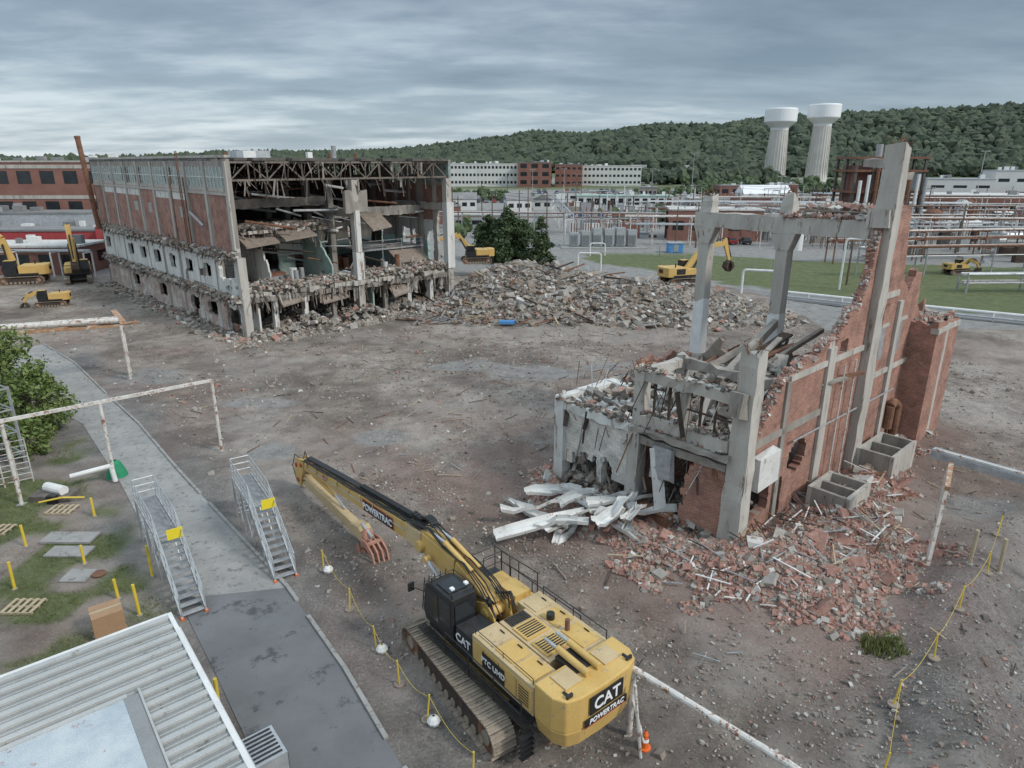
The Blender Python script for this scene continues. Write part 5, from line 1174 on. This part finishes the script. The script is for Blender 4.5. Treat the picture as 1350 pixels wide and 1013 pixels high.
def rack(p0,p1,w,levels,n,m='white_paint',np_=4):
    mb=MB(); p0=Vector(p0);p1=Vector(p1);d=(p1-p0);L=d.length;d/=L;nn=Vector((-d.y,d.x,0))
    for k in range(n+1):
        c=p0+d*L*min(1,max(0,(k+random.uniform(-.2,.2))/n)); z=gh1(c.x,c.y)
        for o in(-w/2,w/2):
            q=c+nn*o; mb.beam((q.x,q.y,z-.3),(q.x,q.y,z+levels[-1]),.2,.2,m)
        for l in levels: a=c-nn*w/2;b_=c+nn*w/2; mb.beam((a.x,a.y,z+l),(b_.x,b_.y,z+l),.18,.18,m)
    za,zb=gh1(p0.x,p0.y),gh1(p1.x,p1.y)
    for l in levels:
        for j in range(np_):
            o=-w/2+w*(j+.5)/np_; r=random.choice([.06,.1,.15,.22]); a=p0+nn*o;b_=p1+nn*o
            t0,t1=random.choice([(0,1),(0,1),(0,.6),(.35,1)]); a_=a.lerp(b_,t0);c_=a.lerp(b_,t1)
            mb.cyl((a_.x,a_.y,za+(zb-za)*t0+l+.12+r),(c_.x,c_.y,za+(zb-za)*t1+l+.12+r),r,random.choice(['white_rust','steel_grey','galvanised','white_paint','rust']),n=8)
    mb.build('pipe_rack')
rack((26,158,0),(130,148,0),3,[4.5,6.2],14,'white_rust'); rack((40,205,0),(190,190,0),3.5,[5,7],16,'galvanised'); rack((84,140,0),(96,200,0),3,[4.5,6.5],6,'steel_grey')
rack((58,112,0),(150,122,0),2.5,[3.2,4.6],9,'steel_grey'); rack((112,130,0),(150,190,0),3,[5,7,9],8,'rust'); rack((15,180,0),(15,240,0),2,[4,5.5],6); rack((70,150,0),(64,210,0),3,[5,6.6],6,'galvanised')
rack((60,128,0),(140,140,0),2.5,[4,5.5],8,'rust'); rack((66,98,0),(120,100,0),2,[1.2,2.4],6,'steel_grey'); rack((-88,113,0),(-70,112,0),2,[4],3)
rack((45,168,0),(170,165,0),3,[4,6,8],14,'steel_grey'); rack((60,222,0),(210,214,0),3,[5,7],14,'white_rust'); rack((-30,190,0),(60,182,0),2,[4,5],12,'galvanised')
rack((-60,75,0),(-72,84,0),2,[4.5,5.5],3,'white_rust')
for k in range(44):
    x=random.uniform(28,185);y=random.uniform(135,245);h=random.uniform(2,6.5);r=random.uniform(.6,2.2); mb=MB(); z=gh1(x,y)
    if y<150: x=max(x,62)
    if k%2: mb.lathe((x,y,z),[(r,0),(r,h),(r*.6,h+r*.35),(.01,h+r*.45)],random.choice(['white_paint','galvanised','steel_grey','rust']),16); mb.cyl((x+r,y,z),(x+r,y,z+h+1),.1,'rust',n=6); mb.build('storage_tank')
    else:
        for a in(-r,r): mb.box(x+a-.2,x+a+.2,y-r*.6,y+r*.6,z,z+1.2,'concrete')
        mb.cyl((x-r*1.8,y,z+1.2+r*.6),(x+r*1.8,y,z+1.2+r*.6),r*.6,random.choice(['white_paint','galvanised']),n=16); mb.cyl((x,y,z+1.2+r),(x,y,z+2.2+r),.15,'steel_grey'); mb.build('horizontal_tank')
mb=MB()
for k in range(1700):
    x=random.uniform(20,215);y=random.uniform(128,300);z=gh1(x,y); q=random.random(); m_=random.choice(['galvanised','steel_grey','white_rust','rust','concrete','roof_grey','red_brick_far','white_paint','concrete_dark','rusty_steel_dark'])
    if x<70 and y<165: continue
    if q<.35: w=random.uniform(.3,2.2); h=random.uniform(.5,4); mb.box(x-w,x+w,y-w*.6,y+w*.6,z,z+h,m_)
    elif q<.7: h=random.uniform(2,8); mb.cyl((x,y,z),(x,y,z+h),random.uniform(.06,.25),m_,n=6)
    else: l=random.uniform(2,10); h=random.uniform(.6,6); a=random.choice([0,0,1.57]); mb.cyl((x,y,z+h),(x+l*math.cos(a),y+l*math.sin(a),z+h),random.uniform(.06,.22),m_,n=6); mb.cyl((x,y,z),(x,y,z+h),.1,m_,n=5)
mb.build('process_plant_equipment')
mb=MB()
for k in range(6):
    x=13+k*2.6; mb.box(x,x+2,153,156,.3,3.2+hsh(k)*1.2,'galvanised'); 
    for j in range(6): mb.box(x+.1+j*.3,x+.2+j*.3,152.7,152.998,.6,2.8,'steel_grey')
    for j in range(3): mb.cyl((x+.4+j*.6,154.5,3.2),(x+.4+j*.6,154.5,5.2),.12,'rust',n=6)
for k in range(5):
    x=12+k*4.2; mb.beam((x,158,0),(x,158,7.5),.2,.2,'galvanised'); 
for z in(6,7.4): mb.beam((12,158,z),(29,158,z),.2,.2,'galvanised')
mb.box(11,30,150,160,.02,.2,'concrete_slab')
mb.build('electrical_substation')
mb=MB(); mb.box(33,36,143,145.5,0.1,2.0,'blue_plastic'); mb.box(32.9,36.1,142.9,145.6,2.0,2.12,'galvanised'); mb.box(34,35,142.95,142.998,.3,1.8,'steel_grey'); mb.build('portable_cabin')
mb=MB(); fp=[(5,150),(30,138),(46,120)]
for a,b_ in zip(fp,fp[1:]):
    n=int(math.dist(a,b_)/3)
    for k in range(n+1): x=a[0]+(b_[0]-a[0])*k/n;y=a[1]+(b_[1]-a[1])*k/n; mb.cyl((x,y,0),(x,y,2),.04,'galvanised',n=5)
    for z in(.1,.7,1.3,2): mb.beam((*a,z),(*b_,z),.03,.03,'galvanised')
mb.build('wire_fence')
def arch(x,y,w,h,ang,r=.14):
    mb=MB(); c,s_=math.cos(R(ang)),math.sin(R(ang)); pts=[(x,y,0)]
    for k in range(9): t_=math.pi-math.pi/2*k/8; pts.append((x+c*(.5+.5*math.cos(t_)),y+s_*(.5+.5*math.cos(t_)),h-.5+.5*math.sin(t_)))
    for k in range(9): t_=math.pi/2-math.pi/2*k/8; pts.append((x+c*(w-.5+.5*math.cos(t_)),y+s_*(w-.5+.5*math.cos(t_)),h-.5+.5*math.sin(t_)))
    pts.append((x+c*w,y+s_*w,0)); mb.tube(pts,r,'white_paint',10); mb.build('pipe_arch')
arch(11.5,118,4,3.2,-10); arch(33,96,4.4,3.6,-20,.18); arch(49,100,5,7.5,-15,.16); arch(51.5,97,4,7,-15,.12); arch(16,139,3,2.5,0)
mb=MB(); mb.tube([(37,93.5,1.0),(50,84,1.0),(62,76,1),(80,70,1)],.2,'white_paint',10); mb.tube([(37,93,.5),(50,83.4,.5),(62,75.4,.5),(80,69,.5)],.12,'galvanised',8)
for k in range(12): x=37+k*3.4; y=np.interp(x,[37,50,62,80],[93.3,83.8,75.8,69.6]); mb.beam((x,y-.3,0),(x,y-.3,1.1),.12,.12,'white_paint')
mb.build('ground_pipeline')
mb=MB(); mb.add([(31,97,.05),(34,101,.05),(47,90,.05),(62,80,.05),(90,71,.05),(88,67,.05),(60,76.5,.05),(44,87,.05)],[(0,7,2,1),(7,6,3,2),(6,5,4,3)],'road_far'); mb.build('service_road')
mb=MB(); mb.add([(-100,310,2.6),(260,300,2.4),(262,312,2.7),(-98,322,2.9)],[(0,1,2,3)],'road_far'); mb.build('street')
def carmesh(i_):
    mb=MB(); p='car_paint_%d'%i_
    mb.prism_y([(-2.2,.35),(2.2,.35),(2.25,.7),(1.9,.88),(1.0,.95),(-1.8,1.0),(-2.2,.9)],-.88,.88,p)
    mb.prism_y([(1.0,.95),(.45,1.42),(-1.2,1.45),(-1.85,1.0)],-.76,.76,'glass_dark'); mb.prism_y([(.4,1.43),(.35,1.5),(-1.1,1.52),(-1.2,1.46)],-.7,.7,p)
    for x in(-1.35,1.4):
        for y in(-.8,.8): mb.cyl((x,y-.12,.33),(x,y+.12,.33),.33,'rubber_hose',n=12)
    for y in(-.65,.65): mb.box(2.2,2.27,y-.18,y+.18,.6,.75,'decal_white')
    o=mb.build('parked_car',bevel=.04); me=o.data; bpy.data.objects.remove(o); return me
cms=[carmesh(k) for k in range(6)]
for row,(yy,x0,x1,n) in enumerate(((335,10,80,24),(352,8,84,26),(368,14,80,22),(295,-25,10,10),(243,40,66,8),(232,20,46,8),(225,100,130,8),(160,48,58,3))):
    for k in range(n):
        if random.random()<.25: continue
        x=x0+(x1-x0)*k/n; ob=bpy.data.objects.new('parked_car',random.choice(cms)); ob.location=(x,yy,gh1(x,yy)+.05); ob.rotation_euler=(0,0,R(90+random.uniform(-3,3))); COL.objects.link(ob)
def pole(x,y,h,kind=0):
    mb=MB(); z=gh1(x,y)
    if kind==0:
        mb.cyl((x,y,z),(x,y,z+h),.2,'wood_pole',.12,8); mb.beam((x-1.2,y,z+h-.8),(x+1.2,y,z+h-.8),.12,.14,'wood_pole')
        for o in(-1.1,-.5,.5,1.1): mb.cyl((x+o,y,z+h-.7),(x+o,y,z+h-.4),.06,'white_paint',n=6)
        mb.build('utility_pole')
    else:
        mb.cyl((x,y,z),(x,y,z+h),.16,'galvanised',.08,8); mb.beam((x-1,y,z+h),(x+1,y,z+h),.1,.1,'galvanised')
        for o in(-1,1): mb.box(x+o-.4,x+o+.4,y-.2,y+.2,z+h-.1,z+h+.12,'galvanised')
        mb.build('light_pole')
for x,y,h in ((-5,175,11),(2,190,11),(9,178,11),(19,165,10),(-10,230,11),(22,240,11),(36,150,9),(41,152,10),(70,160,11),(95,145,10),(60,230,11),(-2,300,11),(30,320,11),(120,200,12),(140,170,11),(52,104,7),(75,96,7),(-18,210,11),(-14,180,10),(5,215,11),(52,190,11),(84,215,11),(105,180,11)): pole(x,y,h)
for x,y,h in ((72,280,20),(160,240,21),(26,350,12),(48,345,12),(70,350,12),(10,340,12),(100,260,12),(-16,330,12)): pole(x,y,h,1)
mb=MB()
for a,b_ in (((-5,175,10.2),(19,165,9.2)),((19,165,9.2),(41,152,9.2)),((-10,230,10.8),(22,240,11)),((22,240,11),(60,230,10.8)),((60,230,10.8),(120,200,11)),((70,160,10),(95,145,9))):
    for o in(0,.8):
        A_=Vector(a)+Vector((0,0,o));B_=Vector(b_)+Vector((0,0,o)); mb.tube([A_.lerp(B_,t_/6)+Vector((0,0,-.8*math.sin(math.pi*t_/6))) for t_ in range(7)],.035,'black_metal',4)
mb.build('overhead_wires')
# ---------------------------------------------------------------- world / light / camera
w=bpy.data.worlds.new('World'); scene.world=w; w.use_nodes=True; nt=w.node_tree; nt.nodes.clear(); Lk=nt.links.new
SUN_EL,SUN_AZ=38,118
sky=N(nt,'ShaderNodeTexSky'); sky.sky_type='NISHITA'; sky.sun_disc=False; sky.sun_elevation=R(SUN_EL); sky.sun_rotation=R(SUN_AZ)
tc=N(nt,'ShaderNodeTexCoord'); sp=N(nt,'ShaderNodeSeparateXYZ'); Lk(tc.outputs['Generated'],sp.inputs[0])
def mth(op,a,b_=None):
    n=N(nt,'ShaderNodeMath',operation=op)
    for k,v in enumerate((a,b_)):
        if v is None: continue
        if isinstance(v,(int,float)): n.inputs[k].default_value=v
        else: Lk(v,n.inputs[k])
    return n.outputs[0]
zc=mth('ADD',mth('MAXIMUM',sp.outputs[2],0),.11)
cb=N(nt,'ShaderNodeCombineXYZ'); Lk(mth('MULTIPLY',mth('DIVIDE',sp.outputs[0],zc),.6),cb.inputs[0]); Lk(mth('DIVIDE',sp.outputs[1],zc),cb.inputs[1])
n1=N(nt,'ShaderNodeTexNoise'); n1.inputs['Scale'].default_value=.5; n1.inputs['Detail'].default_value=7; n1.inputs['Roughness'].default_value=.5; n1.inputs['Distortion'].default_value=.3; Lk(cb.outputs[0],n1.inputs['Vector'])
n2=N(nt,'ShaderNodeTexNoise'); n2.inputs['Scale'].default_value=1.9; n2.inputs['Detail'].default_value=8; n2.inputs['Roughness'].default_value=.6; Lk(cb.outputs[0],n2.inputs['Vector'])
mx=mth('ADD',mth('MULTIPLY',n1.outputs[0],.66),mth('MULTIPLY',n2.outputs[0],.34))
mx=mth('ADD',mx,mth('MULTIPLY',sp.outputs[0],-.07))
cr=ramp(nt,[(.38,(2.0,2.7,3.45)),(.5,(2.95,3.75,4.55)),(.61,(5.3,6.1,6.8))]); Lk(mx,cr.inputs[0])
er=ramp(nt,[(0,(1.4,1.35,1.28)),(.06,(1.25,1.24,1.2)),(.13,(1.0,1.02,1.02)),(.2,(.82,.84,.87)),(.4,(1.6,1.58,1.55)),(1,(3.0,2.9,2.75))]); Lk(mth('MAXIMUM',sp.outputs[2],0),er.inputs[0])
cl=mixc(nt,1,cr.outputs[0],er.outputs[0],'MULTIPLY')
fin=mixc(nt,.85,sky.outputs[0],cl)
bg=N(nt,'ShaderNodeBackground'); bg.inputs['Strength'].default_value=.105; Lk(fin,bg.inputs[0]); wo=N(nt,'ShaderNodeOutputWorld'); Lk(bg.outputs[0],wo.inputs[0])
sl=bpy.data.lights.new('sun','SUN'); sl.energy=2.2; sl.angle=R(10); sl.color=(1,.95,.88); so=bpy.data.objects.new('sun',sl); COL.objects.link(so)
dv=Vector((math.sin(R(SUN_AZ))*math.cos(R(SUN_EL)),math.cos(R(SUN_AZ))*math.cos(R(SUN_EL)),math.sin(R(SUN_EL)))); so.rotation_euler=dv.to_track_quat('Z','Y').to_euler()
cam=bpy.data.cameras.new('camera'); cam.lens=23.6; cam.sensor_width=36; cam.clip_end=8000; co=bpy.data.objects.new('camera',cam); COL.objects.link(co)
co.location=(0,0,18); co.rotation_euler=(R(90-18.2),0,0); scene.camera=co
scene.view_settings.view_transform='Standard'; scene.view_settings.look='None'; scene.view_settings.exposure=0
